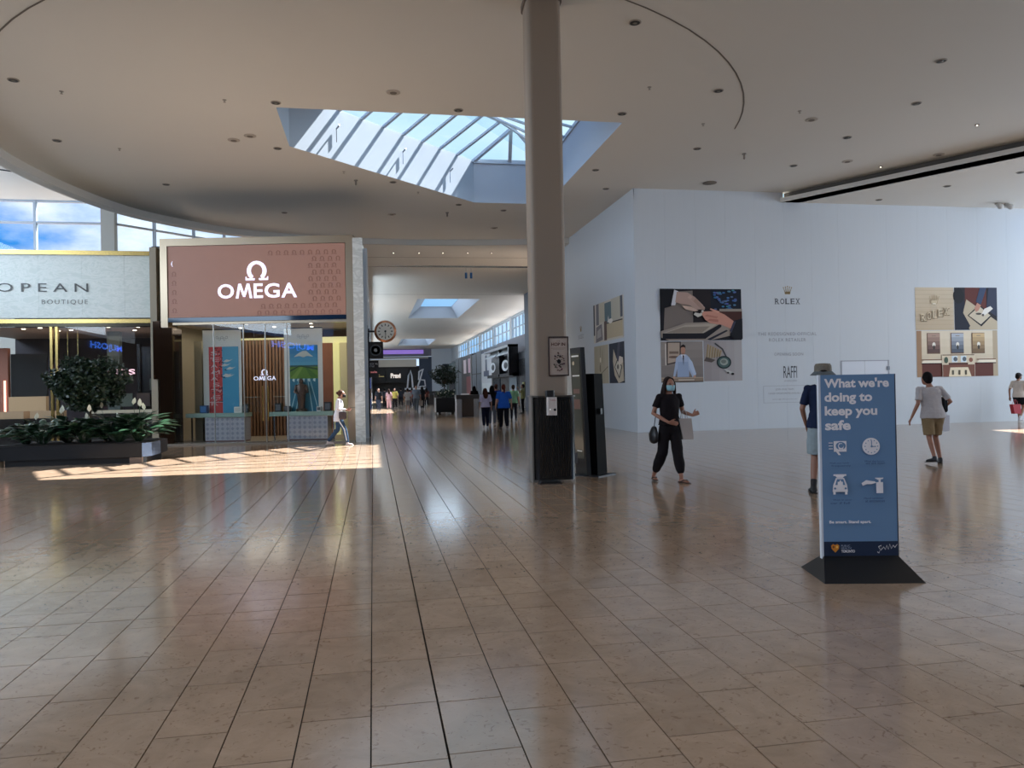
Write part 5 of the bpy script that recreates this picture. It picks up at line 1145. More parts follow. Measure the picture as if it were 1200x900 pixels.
for y0_, y1_ in ((.5, 5.8), (6.5, 12)):
    b = MB(); b.add([(-.1, y0_, 4.45), (-.1, y1_, 4.45), (-.75, y1_, 3.95), (-.75, y0_, 3.95)], [(0, 1, 2, 3)]); b.build('awning', mat('awning_white', (196, 202, 206), .6), t)
    ym = (y0_+y1_)/2; b = MB(); b.add([(-.42, ym+1.5*math.cos(k*PI/8), 3.2+.42*math.sin(k*PI/8)) for k in range(16)], [tuple(range(16))]); b.build('oval_sign', mat('oval_white', (210, 216, 220), .5), t)
    b = MB(); b.add([(-.44, ym-.3+.8*math.cos(k*PI/4), 3.2+.25*math.sin(k*PI/4)) for k in range(8)], [tuple(range(8))]); b.build('oval_mark', BK, t)
hshop(66.1, 72.4, 4.75, 'white shop panel with a dark bottle poster in the hall', WP, [('bottle', mat('bottle_dark', (60, 70, 100), .4), (1.6, 4.6, 2.6, 3.1, .03)), ('bottle_neck', mat('bottle_dark'), (2.7, 3.5, 3.1, 4.5, .03)), ('opening', mat('glow_white', (220, 226, 230), .5), (.5, 6, .1, 2.0, .02))])
hshop(72.5, 79.4, 4.95, 'blank blue grey panelled shop front in the hall, left of the bottle poster', BG, [('seam', DARKG, (3.3, 3.45, .1, 4.9, .03)), ('seam', DARKG, (.2, 6.6, 2.9, 3.0, .03))])
hshop(79.5, 88.8, 5.15, 'dark shop front with red lower walls and pink posters in the hall', mat('shop_plum', (44, 34, 40), .4), [('red_wall', RD, (.6, 4.2, .05, 2.8, .08)), ('poster', PKP, (1.0, 2.8, 3.2, 4.7, .05)), ('poster', mat('pale_poster', (240, 220, 228), .5), (4.6, 7, 3.2, 4.7, .05)), ('trim', mat('pale_trim', (190, 190, 190), .5), (.2, .5, .05, 4.9, .08))])
hshop(88.9, 95.4, 5.2, 'grey blank shop front behind the red one in the hall', mat('panel_grey', (90, 98, 106), .5), [('seam', DARKG, (3.0, 3.2, .1, 5.0, .03))])
hshop(95.5, 107.8, 4.9, 'dark green shop front at the far end of the right row', mat('shop_green', (54, 70, 70), .5), [('opening', BK, (1, 8, .1, 2.6, .05)), ('blade', BK, (8.6, 9.6, 2.4, 4.9, .8))])
# end of the hall
he = sub('wall_hall_end')
b = MB(); b.box(8.9, 118, 0, 12.2, 118.3, 7.7); b.build('white_wall', mat('end_white', (210, 218, 228), .7), he)
b = MB(); b.box(-.3, 118, 6.55, 8.9, 118.3, 7.7); b.build('bulkhead', mat('bulkhead_slate', (120, 120, 136), .6), he)
b = MB(); b.box(1.3, 117.9, 6.95, 7.7, 118, 7.55); b.build('violet_band', mat('violet_glow', (150, 120, 210), .5, emit=.7), he)
b = MB(); b.box(-.3, 117.7, 6.2, 8.4, 118.2, 6.5); b.build('lintel', mat('lintel_grey', (160, 156, 150), .6), he)
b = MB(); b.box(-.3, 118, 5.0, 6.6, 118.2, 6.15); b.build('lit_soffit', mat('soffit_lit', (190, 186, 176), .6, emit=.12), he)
b = MB(); b.box(7.0, 117.9, 0, 8.9, 118.1, 6.5); b.build('blue_wall', mat('end_blue', (60, 72, 92), .5), he)
b = MB(); b.box(-.3, 121, 0, 8.9, 121.3, 5.2); b.build('shop_wall', mat('end_black', (14, 13, 15), .4), he)
t = thing('far_shop', 'black shop fascia with white lettering at the end of the hall', 'shop front', (2.6, 119, 0))
b = MB(); b.box(-.6, 0, 2.6, 2.8, .3, 4.9); b.build('fascia', mat('end_black'), t)
b = MB(); b.text('Pravi', .1, 3.3, 1.5, .75, y=-.01, ext=.03, bold=.05); b.build('lettering', mat('far_letters', (230, 220, 210), .5, emit=1), t)
t = thing('far_shop', 'black shop fascia with gold lettering at the left end of the hall', 'shop front', (-.2, 119, 0))
b = MB(); b.box(0, 0, 2.6, 2.1, .3, 4.9); b.build('fascia', mat('end_black'), t)
b = MB(); b.box(.3, -.03, 3.55, 1.9, 0, 3.63); b.tube([(.4, -.02, 3.9), (.7, -.02, 3.7), (.9, -.02, 4.1), (1.2, -.02, 3.8)], [.04]*4, n=6); b.build('gold_lettering', mat('gold_letters', (200, 180, 120), .5, emit=.6), t)
t = thing('script_sculpture', 'large white script letters standing before the end of the hall', 'sculpture', (5.6, 116.5, 0))
b = MB(); b.box(-.85, -.08, 0, -.7, .08, 1.5); b.box(2.1, -.08, 0, 2.25, .08, 1.5); b.build('posts', DARK, t)
b = MB(); b.box(-.9, -.1, 1.5, 2.3, .1, 1.75); b.build('rail', mat('script_white', (220, 222, 230), .5), t)
b = MB(); b.tube([(-.5, 0, 1.8), (-.3, 0, 3.6), (0, 0, 4.4), (.2, 0, 3.5), (.3, 0, 1.9)], [.12]*5, n=8); b.build('letter', mat('script_white'), t)
b = MB(); b.tube([(1.0, 0, 1.8), (1.5, 0, 3.2), (1.9, 0, 4.6), (1.3, 0, 4.2), (1.2, 0, 3.0), (2.1, 0, 2.9), (2.2, 0, 2.0), (1.3, 0, 1.9)], [.12]*8, n=8); b.build('letter', mat('script_white'), t)
for i, (x, y, w_, h, lab) in enumerate(((5.9, 76, 1.3, 1.1, 'dark kiosk far down the hall, right of the crowd'), (6.3, 84, 1.2, 1.3, 'dark kiosk farthest down the hall'), (5.6, 66, .9, 1.2, 'small dark kiosk right of the walking crowd'))):
    t = thing('kiosk', lab, 'kiosk', (x, y, 0)); b = MB(); b.box(-w_/2, -.4, 0, w_/2, .4, h*.85); b.build('body', mat('kiosk_brown', (40, 32, 30), .4), t); b = MB(); b.box(-w_/2-.05, -.45, h*.85, w_/2+.05, .45, h); b.build('top', DARKG, t)
t = thing('hall_planter', 'black planter box standing in the middle of the hall', 'planter', (4.35, 47, 0))
b = MB(); b.box(-.62, -.6, .12, .62, .6, 1.0); b.build('box', mat('planter_black'), t)
for s_ in (-.4, .4): b = MB(); b.box(s_-.08, -.4, 0, s_+.08, .4, .12); b.build('foot', DARK, t)
topiary('hall_tree', 'round dark green tree in the hall planter', (4.3, 47, 0), 2.35, .85, .62, 2200, .12, 1.0, 8)
rnd = random.Random(4); t = thing('planter_flowers', 'leafy white flowered plants in the hall planter under its tree', 'plant', (4.35, 46.8, 1.0)); b = MB(); leafcloud(b, (0, 0, .22), (.6, .5, .3), 300, .16, rnd); tag(b.build('leaves', LEAF2, t), kind='stuff')
b = MB()
for i in range(9): b.ell((rnd.uniform(-.5, .5), -.4, rnd.uniform(.2, .5)), .045, 6, 4)
tag(b.build('white_blooms', SP, t), kind='stuff')
t = thing('bin_station', 'waste station with steel side panels and dark doors in the hall', 'bin', (4.95, 41, 0))
for s_ in (-1, 1): b = MB(); b.box(s_*.46-.14, -.35, 0, s_*.46+.14, .35, .98); b.build('side_panel', STEEL, t)
b = MB(); b.box(-.32, -.33, .02, .32, .33, .98); b.build('doors', mat('bin_brown', (38, 30, 28), .3), t)
b = MB(); b.box(-.62, -.38, .98, .62, .38, 1.2); b.build('top', mat('bin_top', (28, 28, 32), .4), t)
b = MB(); b.box(-.3, -.2, 1.2, .1, .2, 1.27); b.build('tray', mat('script_white'), t)

# ------------------------------------------------------------------ people
SKIN = {}
def skin(c): return mat('skin_%d_%d_%d' % c, c, .55)
def add_remesh(o, vox, sm=6):
    r = o.modifiers.new('remesh', 'REMESH'); r.mode = 'VOXEL'; r.voxel_size = vox; r.use_smooth_shade = True
    q = o.modifiers.new('smooth', 'SMOOTH'); q.factor = .5; q.iterations = sm
CLOUD = bpy.data.textures.new('cloth_folds', 'CLOUDS'); CLOUD.noise_scale = .09
def folds(o, k=.012):
    d = o.modifiers.new('folds', 'DISPLACE'); d.texture = CLOUD; d.strength = k; d.mid_level = .5; d.texture_coords = 'LOCAL'
def hand(b, w, d, side, curl=.5, thumb=None):
    """palm and five fingers from wrist w along d; side = direction towards the thumb"""
    w = Vector(w); d = Vector(d).normalized(); s_ = Vector(side); s_ = (s_-d*s_.dot(d)).normalized(); nrm = d.cross(s_).normalized()
    b.tube([w-d*.01, w+d*.03, w+d*.065, w+d*.085], [(.024, .017), (.034, .016), (.04, .014), (.038, .012)], wide=s_, n=10)
    for i, L_ in enumerate((.070, .078, .072, .056)):
        o = (1.5-i)*.0195
        p0 = w+d*.08+s_*o; a = curl
        p1 = p0+(d*math.cos(a*.5)+nrm*math.sin(a*.5))*L_*.45; p2 = p1+(d*math.cos(a*1.3)+nrm*math.sin(a*1.3))*L_*.32; p3 = p2+(d*math.cos(a*2)+nrm*math.sin(a*2))*L_*.25
        b.tube([p0-d*.02, p0, p1, p2, p3], [.010, .0098, .0092, .0085, .0075], n=8)
    th = (thumb or (d*.75+s_*.7)); th = Vector(th).normalized(); t0 = w+d*.028+s_*.022
    b.tube([t0, t0+th*.032, t0+th*.055+d*.008, t0+th*.062+d*.022], [.013, .0115, .010, .0085], n=8)
def person(label, loc, rz, h=1.7, skinc=(170, 125, 100), aR=None, aL=None, lR=None, lL=None, lean=(0, 0), head=(0, 0), width=1.0, vox=.009,
           top=None, sleeve=.5, bottom=None, bl=1.0, bag=.0, hair=None, hairc=(34, 26, 24), shoe=(30, 30, 32), mask=None, cap=None, handR=None, handL=None, belly=0, group=None, hem=.86, detail=True, sock=None, name='person'):
    t = thing(name, label, 'person', loc, rz, group)
    X = Matrix.Scale(h/1.7, 4); lx, ly = lean; wd = width
    def up(x, y, z):                                            # lean the upper body from the hip
        k = max(0, (z-.9)/.8); return Vector((x+lx*k, y+ly*k, z))
    sh = {1: up(.175*wd, 0, 1.385), -1: up(-.175*wd, 0, 1.385)}
    A_ = {1: aR or [(.235*wd, -.03, 1.11), (.25*wd, .03, .87)], -1: aL or [(-.235*wd, -.03, 1.11), (-.25*wd, .03, .87)]}
    L_ = {1: lR or [(.095, .02, .48), (.095, -.02, .08)], -1: lL or [(-.095, .02, .48), (-.095, -.02, .08)]}
    sk = skin(skinc); hc = up(head[0], head[1]+.02, 1.575)
    b = MB(); b.X = X
    b.tube([(0, 0, .88), (0, 0, .95), up(0, 0, 1.06), up(0, 0, 1.2), up(0, 0, 1.33), up(0, -.01, 1.40), up(0, -.01, 1.44)], [(.12*wd, .08), (.15*wd, .095), (.125*wd, .085), (.145*wd, .095), (.16*wd, .09), (.12, .065), (.06, .055)], n=16)
    b.tube([up(0, -.012, 1.40), up(0, 0, 1.47), hc+Vector((0, -.01, -.06))], [.058, .05, .05], n=12)
    b.ell(hc, (.076, .094, .112), 18, 14); b.ell(hc+Vector((0, .03, -.05)), (.056, .062, .062), 14, 10)
    b.tube([hc+Vector((0, .088, .018)), hc+Vector((0, .108, -.022))], [.009, .014], n=8)
    for s_ in (1, -1): b.ell(hc+Vector((s_*.078, -.002, -.012)), (.010, .018, .030), 8, 6)
    for s_ in (1, -1):
        e, w = Vector(A_[s_][0]), Vector(A_[s_][1]); s0 = sh[s_]
        b.tube([s0+Vector((-s_*.04, 0, .0)), s0, (s0+e)/2, e, e.lerp(w, .35), w], [.05, .05, .042, .036, .034, .023], n=12)
        hd = (handR if s_ == 1 else handL) or {}
        if detail: hand(b, w, hd.get('d', (w-e)), hd.get('side', (-s_*.3, 1, 0)), hd.get('curl', .45), hd.get('thumb'))
        else: b.tube([w, w+(w-e).normalized()*.09, w+(w-e).normalized()*.16], [(.026, .018), (.034, .018), (.02, .014)], n=8)
        k_, a_ = Vector(L_[s_][0]), Vector(L_[s_][1]); hp = Vector((s_*.085*wd, 0, .88)); td = Vector((s_*.15, 1, 0)).normalized()
        if len(L_[s_]) > 2: td = Vector(L_[s_][2]).normalized()
        b.tube([hp, hp.lerp(k_, .5), k_, k_.lerp(a_, .35), a_], [.085*min(1.15, wd), .068, .050, .050, .033], n=12)
        b.tube([a_+Vector((0, 0, .0)), a_-td*.03+Vector((0, 0, -.045)), a_+td*.05+Vector((0, 0, -.048)), a_+td*.135+Vector((0, 0, -.058))], [(.033, .033), (.034, .032), (.040, .026), (.038, .018)], wide=td.cross(Vector((0, 0, 1))), n=10)
    o = b.build('body', sk, t, smooth=True); add_remesh(o, vox, 4)
    # shoes
    for s_ in (1, -1):
        a_ = Vector(L_[s_][1]); td = Vector((s_*.15, 1, 0)).normalized()
        if len(L_[s_]) > 2: td = Vector(L_[s_][2]).normalized()
        b = MB(); b.X = X; sd = td.cross(Vector((0, 0, 1)))
        if shoe == 'sandal':
            b.tube([a_-td*.06+Vector((0, 0, -.075)), a_+td*.05+Vector((0, 0, -.076)), a_+td*.17+Vector((0, 0, -.076))], [(.034, .009), (.040, .009), (.040, .009)], wide=sd, n=12)
            for q in (-1, 1): b.tube([a_+td*.13+Vector((0, 0, -.045)), a_+td*.08+sd*q*.03+Vector((0, 0, -.032)), a_+td*.02+sd*q*.042+Vector((0, 0, -.06))], [.009]*3, n=6)
            b.build('sandal', mat('sandal_brown', (52, 34, 28), .5), t, smooth=True)
        else:
            b.tube([a_+Vector((0, 0, -.005)), a_-td*.035+Vector((0, 0, -.042)), a_+td*.055+Vector((0, 0, -.044)), a_+td*.15+Vector((0, 0, -.055))], [(.043, .043), (.043, .040), (.047, .033), (.044, .024)], wide=sd, n=12)
            m_ = mat('shoe_%d_%d_%d' % shoe, shoe, .6); q = b.build('shoe', m_, t, smooth=True); add_remesh(q, max(vox, .008), 3)
            b = MB(); b.X = X; b.tube([a_-td*.07+Vector((0, 0, -.079)), a_+td*.05+Vector((0, 0, -.079)), a_+td*.185+Vector((0, 0, -.079))], [(.040, .009), (.047, .009), (.040, .009)], wide=sd, n=12)
            b.build('sole', mat('sole_pale', (200, 196, 190), .6) if sum(shoe) > 330 else mat('sole_dark', (26, 24, 24), .6), t, smooth=True)
        if sock and shoe != 'sandal':
            b = MB(); b.X = X; k_ = Vector(L_[s_][0]); b.tube([a_, a_.lerp(k_, .22)], [.038, .042], n=12); b.build('sock', mat('sock_%d' % sock[0], sock, .8), t, smooth=True)
    if bottom:
        b = MB(); b.X = X; c = bottom
        b.tube([(0, 0, .86), (0, 0, .93), up(0, 0, 1.03)], [(.155*wd, .112), (.168*wd, .120), (.145*wd, .105)], n=16)
        for s_ in (1, -1):
            k_, a_ = Vector(L_[s_][0]), Vector(L_[s_][1]); hp = Vector((s_*.085*wd, 0, .90)); r0_ = .098*min(1.2, wd)
            if bl > .55: 
                end = k_.lerp(a_, (bl-.5)*2*.97); b.tube([hp, hp.lerp(k_, .5), k_, k_.lerp(end, .6), end], [r0_, .085+bag*.3, .066+bag, .058+bag*1.3, .050+bag], n=14)
            else:
                end = hp.lerp(k_, bl*2); b.tube([hp, hp.lerp(end, .5), end], [r0_, .094+bag, .088+bag], n=14, cap=False)
        o = b.build('trousers' if bl > .55 else 'shorts', mat('cloth_%d_%d_%d' % c, c, .9, noise=.1, nscale=14, spec=.15), t, smooth=True); add_remesh(o, max(vox, .01), 4); folds(o, .016)
    if top:
        b = MB(); b.X = X; c = top
        b.tube([(0, 0, hem), (0, 0, .95), up(0, .0+belly, 1.08), up(0, .01+belly*.6, 1.22), up(0, 0, 1.33), up(0, -.01, 1.40), up(0, -.012, 1.428)], [(.202*wd, .146), (.190*wd, .134), (.160*wd, .116+belly), (.168*wd, .118+belly*.6), (.18*wd, .108), (.142*wd, .080), (.078, .066)], n=18, cap=False)
        for s_ in (1, -1):
            e, w = Vector(A_[s_][0]), Vector(A_[s_][1]); s0 = sh[s_]; q = [s0+Vector((-s_*.10, -.005, .008)), s0]; r_ = [.054, .056]
            if sleeve <= .5: end = s0.lerp(e, sleeve*2*.92); q += [s0.lerp(end, .5), end]; r_ += [.054, .056]
            else: q += [s0.lerp(e, .5), e, e.lerp(w, (sleeve-.5)*2*.96)]; r_ += [.050, .046, .038]
            b.tube(q, r_, n=12, cap=False); b.ell(s0, (.056, .056, .056), 12, 8)
        o = b.build('shirt', mat('cloth_%d_%d_%d' % c, c, .9, noise=.1, nscale=14, spec=.15), t, smooth=True); add_remesh(o, max(vox, .01), 4); folds(o, .016)
    if hair:
        b = MB(); b.X = X; back = Vector((0, -.018, .018))
        b.ell(hc+back, (.086, .098, .112) if not cap else (.078, .088, .055), 16, 12)
        if hair == 'long':
            b.tube([hc+Vector((0, -.05, 0)), hc+Vector((0, -.075, -.1)), up(0, -.09, 1.37), up(0, -.10, 1.28)], [(.088, .05), (.105, .05), (.11, .045), (.07, .03)], n=14)
            for s_ in (1, -1): b.tube([hc+Vector((s_*.045, .03, .09)), hc+Vector((s_*.085, .025, .01)), hc+Vector((s_*.088, .02, -.09)), up(s_*.095, .04, 1.38)], [(.02, .035), (.018, .045), (.03, .035), (.022, .02)], wide=(1, 0, 0), n=10)
        elif hair == 'bob':
            b.tube([hc+Vector((0, -.04, 0)), hc+Vector((0, -.055, -.08)), hc+Vector((0, -.05, -.13))], [(.09, .06), (.10, .06), (.085, .045)], n=14)
        elif hair == 'tail':
            b.ell(hc+Vector((0, -.115, .03)), (.035, .03, .035)); b.tube([hc+Vector((0, -.12, .02)), hc+Vector((0, -.14, -.1)), hc+Vector((0, -.12, -.22))], [.03, .035, .015], n=10)
        elif hair == 'bun': b.ell(hc+Vector((0, -.115, .03)), .045)
        elif hair == 'short': b.ell(hc+Vector((0, -.05, -.03)), (.076, .062, .075))
        o = b.build('hair', mat('hair_%d_%d_%d' % hairc, hairc, .75, noise=.2, nscale=40, spec=.12), t, smooth=True)
        add_remesh(o, max(vox, .009), 2)
        # open the face: hair sits behind a plane, so push it back
        o.location.y = -.022*h/1.7; o.location.z = .012*h/1.7
    if detail:
        for s_ in (1, -1):
            b = MB(); b.X = X; b.ell(hc+Vector((s_*.030, .083, .008)), (.012, .007, .006), 8, 6); b.build('eye', mat('eye_dark', (30, 24, 22), .2), t, smooth=True)
            b = MB(); b.X = X; b.tube([hc+Vector((s_*.016, .090, .026)), hc+Vector((s_*.032, .088, .031)), hc+Vector((s_*.046, .078, .026))], [.004, .005, .003], n=6); b.build('eyebrow', mat('brow_dark', (36, 26, 22), .8), t)
        if not mask: b = MB(); b.X = X; b.tube([hc+Vector((-.02, .086, -.055)), hc+Vector((0, .091, -.056)), hc+Vector((.02, .086, -.055))], [.004, .006, .004], n=6); b.build('mouth', mat('lip', (130, 70, 66), .5), t)
    if mask:
        b = MB(); b.X = X; vs = []; n_ = 10
        for j in range(6):
            for i in range(n_+1):
                a = math.radians(-78+156*i/n_); z = .008-.092*j/5; r_ = .092+.012*math.sin(PI*j/5); vs.append(hc+Vector((.078*(1-.28*(j/5)**2)*math.sin(a), r_*math.cos(a)*1.12+.006, z-.01)))
        b.add(vs, [(j*(n_+1)+i, j*(n_+1)+i+1, (j+1)*(n_+1)+i+1, (j+1)*(n_+1)+i) for j in range(5) for i in range(n_)])
        o = b.build('face_mask', mat('mask_%d' % mask[0], mask, .8), t, smooth=True); q = o.modifiers.new('s', 'SOLIDIFY'); q.thickness = .003
        for s_ in (1, -1): b = MB(); b.X = X; b.tube([hc+Vector((s_*.074, .02, -.01)), hc+Vector((s_*.082, -.01, .0))], [.002, .002], n=5); b.build('ear_loop', mat('loop_white', (220, 220, 220), .8), t)
    if cap:
        kind, c1, c2 = cap; b = MB(); b.X = X
        if kind == 'bucket':
            b.lathe([(.112, -.01), (.108, .075), (.092, .105), (.03, .112)], hc+Vector((0, -.005, .035)), 20); b.build('hat_crown', mat('hat_crown', c1, .8, noise=.5, nscale=25), t)
            b = MB(); b.X = X; b.lathe([(.160, -.045), (.165, -.042), (.115, .008), (.110, -.01)], hc+Vector((0, -.005, .03)), 24); b.build('hat_brim', mat('hat_brim', c2, .8, noise=.4, nscale=25), t)
        else:
            b.ell(hc+Vector((0, -.005, .045)), (.092, .105, .085), 16, 10); b.build('cap_crown', mat('cap_c', c1, .7), t, smooth=True)
            b = MB(); b.X = X; b.tube([hc+Vector((0, .07, .05)), hc+Vector((0, .16, .035))], [(.07, .006), (.06, .005)], n=12); b.build('cap_peak', mat('cap_c'), t)
    t['h'] = h
    return t
def at(t_loc, rz, h, p):
    k = h/1.7; c, s_ = math.cos(rz), math.sin(rz); return (t_loc[0]+(p[0]*c-p[1]*s_)*k, t_loc[1]+(p[0]*s_+p[1]*c)*k, (t_loc[2] if len(t_loc) > 2 else 0)+p[2]*k)
def tote(label, loc, rz, w, h, d_, m, hang, name='shopping_bag', slant=0, group=None):
    t = thing(name, label, 'bag', loc, rz, group)
    b = MB(); b.add([(-w*.42, -d_/2, 0), (w*.42, -d_/2, 0), (w*.42, d_/2, 0), (-w*.42, d_/2, 0), (-w*.5+slant, -d_/2, h), (w*.5+slant, -d_/2, h), (w*.5+slant, d_/2, h), (-w*.5+slant, d_/2, h)], [(0,3,2,1),(4,5,6,7),(0,1,5,4),(1,2,6,5),(2,3,7,6),(3,0,4,7)]); b.build('bag_body', m, t)
    for s_ in (-1, 1): b = MB(); b.tube([(-w*.22+slant, s_*d_*.4, h-.01), (-w*.12+slant, s_*d_*.2, h+hang*.8), (slant, 0, h+hang), (w*.12+slant, s_*d_*.2, h+hang*.8), (w*.22+slant, s_*d_*.4, h-.01)], [.006]*5, n=6); b.build('strap', m, t)
    return t

# 1 woman in black, facing the camera
W1 = (4.62, 11.55, 0); H1 = 1.66; RZ1 = PI+.10
person('woman in a black jumpsuit and blue face mask walking towards us past the column', W1, RZ1, H1, (150, 104, 84), vox=.007,
       aR=[(.27, -.04, 1.12), (.12, .20, .98)], aL=[(-.26, -.03, 1.13), (-.33, .16, 1.08)], handR=dict(d=(-.9, .25, -.12), side=(0, .3, 1), curl=.35), handL=dict(d=(-.55, .45, .35), side=(.1, .1, 1), curl=.95, thumb=(-.25, .2, 1)),
       lR=[(.12, -.04, .47), (.14, -.32, .095), (.25, 1, 0)], lL=[(-.08, .10, .49), (-.11, .16, .085), (-.35, 1, 0)], top=(26, 21, 24), sleeve=.34, bottom=(27, 23, 25), bl=.86, bag=.022, hair='long', hairc=(40, 28, 26), shoe='sandal', mask=(136, 176, 184), hem=.93)
tote('white tote bag hanging on the left arm of the woman in black', at(W1, RZ1, H1, (-.28, .06, .69)), RZ1, .22, .33, .09, mat('tote_white', (170, 160, 154), .7), .14, 'tote_bag', slant=.05)
t = thing('shoulder_bag', 'black shoulder bag at the right hip of the woman in black', 'bag', at(W1, RZ1, H1, (.25, -.08, .78)), RZ1)
b = MB(); b.tube([(0, 0, -.1), (0, 0, 0), (-.01, 0, .1)], [(.05, .12), (.06, .13), (.03, .08)], n=12); b.build('bag_body', mat('bag_black', (16, 15, 18), .45), t, smooth=True)
b = MB(); b.tube([(-.01, 0, .1), (-.05, .02, .4), (-.11, .06, .62)], [.008]*3, n=6); b.build('strap', mat('bag_black'), t)
# 2 man behind the sign
W2 = (6.17, 9.75, 0)
person('man in a bucket hat and dark blue shirt, mostly hidden behind the blue sign', W2, -.5, 1.78, (140, 98, 78), vox=.009, width=1.12, top=(30, 38, 62), sleeve=.44, bottom=(140, 152, 156), bl=.46, bag=.02, hair='short', hairc=(40, 34, 32), shoe=(24, 24, 26), sock=(30, 30, 34),
       aL=[(-.27, -.02, 1.12), (-.22, .12, .90)], lL=[(-.12, .05, .48), (-.15, -.06, .085)], lR=[(.10, .0, .48), (.10, -.10, .085)], cap=('bucket', (112, 104, 92), (92, 96, 98)))
# 3 man in white polo from behind
W3 = (10.18, 12.6, 0); H3 = 1.68
person('man in a white polo shirt and khaki shorts walking away towards the hoarding', W3, -.08, H3, (146, 100, 80), vox=.007, width=1.22, lean=(-.045, .06), head=(-.01, .03), top=(176, 170, 170), sleeve=.42, bottom=(132, 112, 84), bl=.44, bag=.012, hair='short', hairc=(22, 17, 18), shoe=(34, 34, 38),
       aL=[(-.30, -.02, 1.12), (-.40, .03, .86)], aR=[(.33, -.05, 1.14), (.27, .19, .99)], handL=dict(side=(.3, 1, 0), curl=.4), handR=dict(curl=.9, side=(0, 0, 1)), lL=[(-.09, -.02, .48), (-.13, -.22, .13), (-.3, 1, -.12)], lR=[(.09, .06, .48), (.11, -.03, .085), (.5, .8, 0)], hem=.84)
tote('white paper shopping bag held by the man in the white polo', at(W3, -.08, H3, (.33, .17, .58)), .2, .20, .30, .10, mat('bag_greywhite', (176, 176, 186), .6), .11)
t = thing('small_bag', 'small black pouch under the right arm of the man in the white polo', 'bag', at(W3, -.08, H3, (.27, .05, 1.10)), 0)
b = MB(); b.tube([(0, 0, -.12), (0, 0, .1)], [(.04, .08), (.045, .07)], n=12); b.build('pouch', mat('bag_black'), t, smooth=True)
# 4 far right person
W4 = (21.95, 23.0, 0)
person('person in white shirt and black shorts walking at the far right edge', W4, -PI/2+.35, 1.72, (146, 104, 84), vox=.011, width=1.05, top=(200, 190, 180), sleeve=.44, bottom=(20, 22, 26), bl=.34, bag=.01, hair='short', hairc=(26, 22, 22), shoe=(196, 194, 198), sock=(190, 190, 190), cap=('cap', (34, 28, 28), (34, 28, 28)),
       lR=[(.09, .10, .50), (.09, -.16, .14)], lL=[(-.09, .14, .50), (-.09, .20, .085)], aL=[(-.24, -.1, 1.12), (-.25, -.08, .88)], aR=[(.24, .02, 1.12), (.05, .2, 1.12)], mask=(40, 34, 34))
tote('red shopping bag carried by the person at the far right', at(W4, -PI/2+.35, 1.72, (.12, -.42, .32)), .25, .42, .32, .12, mat('bag_red', (150, 30, 46), .5), .16, slant=-.06)
t = thing('sling_strap', 'dark sling strap across the white shirt of the far right person', 'strap', (W4[0], W4[1], 0), -PI/2+.35)
b = MB(); b.tube([(.11, .0, 1.45), (.165, .06, 1.38), (.17, .10, 1.25), (.12, .14, 1.14), (-.02, .16, 1.06)], [(.02, .008)]*5, wide=(0, 1, 0), n=8); b.build('band', mat('bag_black'), t)
# 5 woman with phone by the watch shop
W5 = (-.98, 22.3, 0); H5 = 1.56; RZ5 = -PI/2-.1
person('woman in a white jacket and jeans looking at her phone before the watch shop', W5, RZ5, H5, (160, 112, 90), vox=.008, lean=(0, .06), head=(0, .05), top=(206, 204, 210), sleeve=.92, bottom=(52, 72, 96), bl=.96, bag=.006, hair='bun', hairc=(70, 46, 36), shoe=(206, 190, 186), mask=(28, 26, 30), hem=.74,
       aR=[(.22, .04, 1.12), (.12, .28, 1.10)], aL=[(-.22, .02, 1.12), (-.12, .26, 1.08)], handR=dict(d=(-.1, 1, .12), side=(-.3, 0, 1), curl=.6), lR=[(.09, .20, .50), (.09, .28, .085)], lL=[(-.09, -.04, .48), (-.09, -.34, .12)])
t = thing('phone', 'small phone held out by the woman in the white jacket', 'phone', at(W5, RZ5, H5, (.08, .44, 1.16)), RZ5); b = MB(); b.box(-.035, -.06, -.005, .035, .08, .005); b.build('case', DARK, t)
t = thing('side_stripe', 'white stripe down the jeans of the phone woman', 'stripe', (W5[0], W5[1], 0), RZ5)
k = H5/1.7; b = MB(); b.tube([(.185*k, .02, .80*k), (.165*k, .20*k, .50*k), (.150*k, .26*k, .16*k)], [(.014, .006)]*3, wide=(0, 1, 0), n=8); b.build('band', mat('stripe_white', (205, 208, 214), .8), t)
t = thing('crossbody_bag', 'patterned dark bag in front of the woman in the white jacket', 'bag', at(W5, RZ5, H5, (.20, .16, .93)), RZ5); b = MB(); b.tube([(0, 0, -.08), (0, 0, .08)], [(.04, .11), (.04, .11)], n=10); b.build('bag_body', mat('bag_mixed', (60, 46, 50), .6, noise=.8, nscale=16), t)
# 6.. people walking up the hall
def walk(s_, amp=.16): return dict(lR=[(.09, .06*s_+.03, .48), (.09, amp*s_, .09 if s_ > 0 else .12)], lL=[(-.09, -.06*s_+.03, .48), (-.09, -amp*s_, .12 if s_ > 0 else .09)])
person('woman in a bright blue shirt with red brown hair walking up the hall', (4.78, 28.2, 0), .1, 1.66, (176, 140, 124), vox=.012, width=1.25, top=(34, 84, 170), sleeve=.45, bottom=(20, 20, 26), bl=.95, bag=.02, hair='tail', hairc=(84, 38, 28), shoe=(90, 80, 80), hem=.80, detail=True, **walk(-1, .12))
person('girl with long brown hair in a pale lilac top walking up the hall', (4.22, 29.1, 0), .05, 1.53, (170, 136, 120), vox=.012, width=1.05, top=(196, 190, 214), sleeve=.5, bottom=(22, 26, 46), bl=.95, bag=.012, hair='long', hairc=(70, 40, 30), shoe=(200, 200, 205), hem=.90, **walk(1, .08))
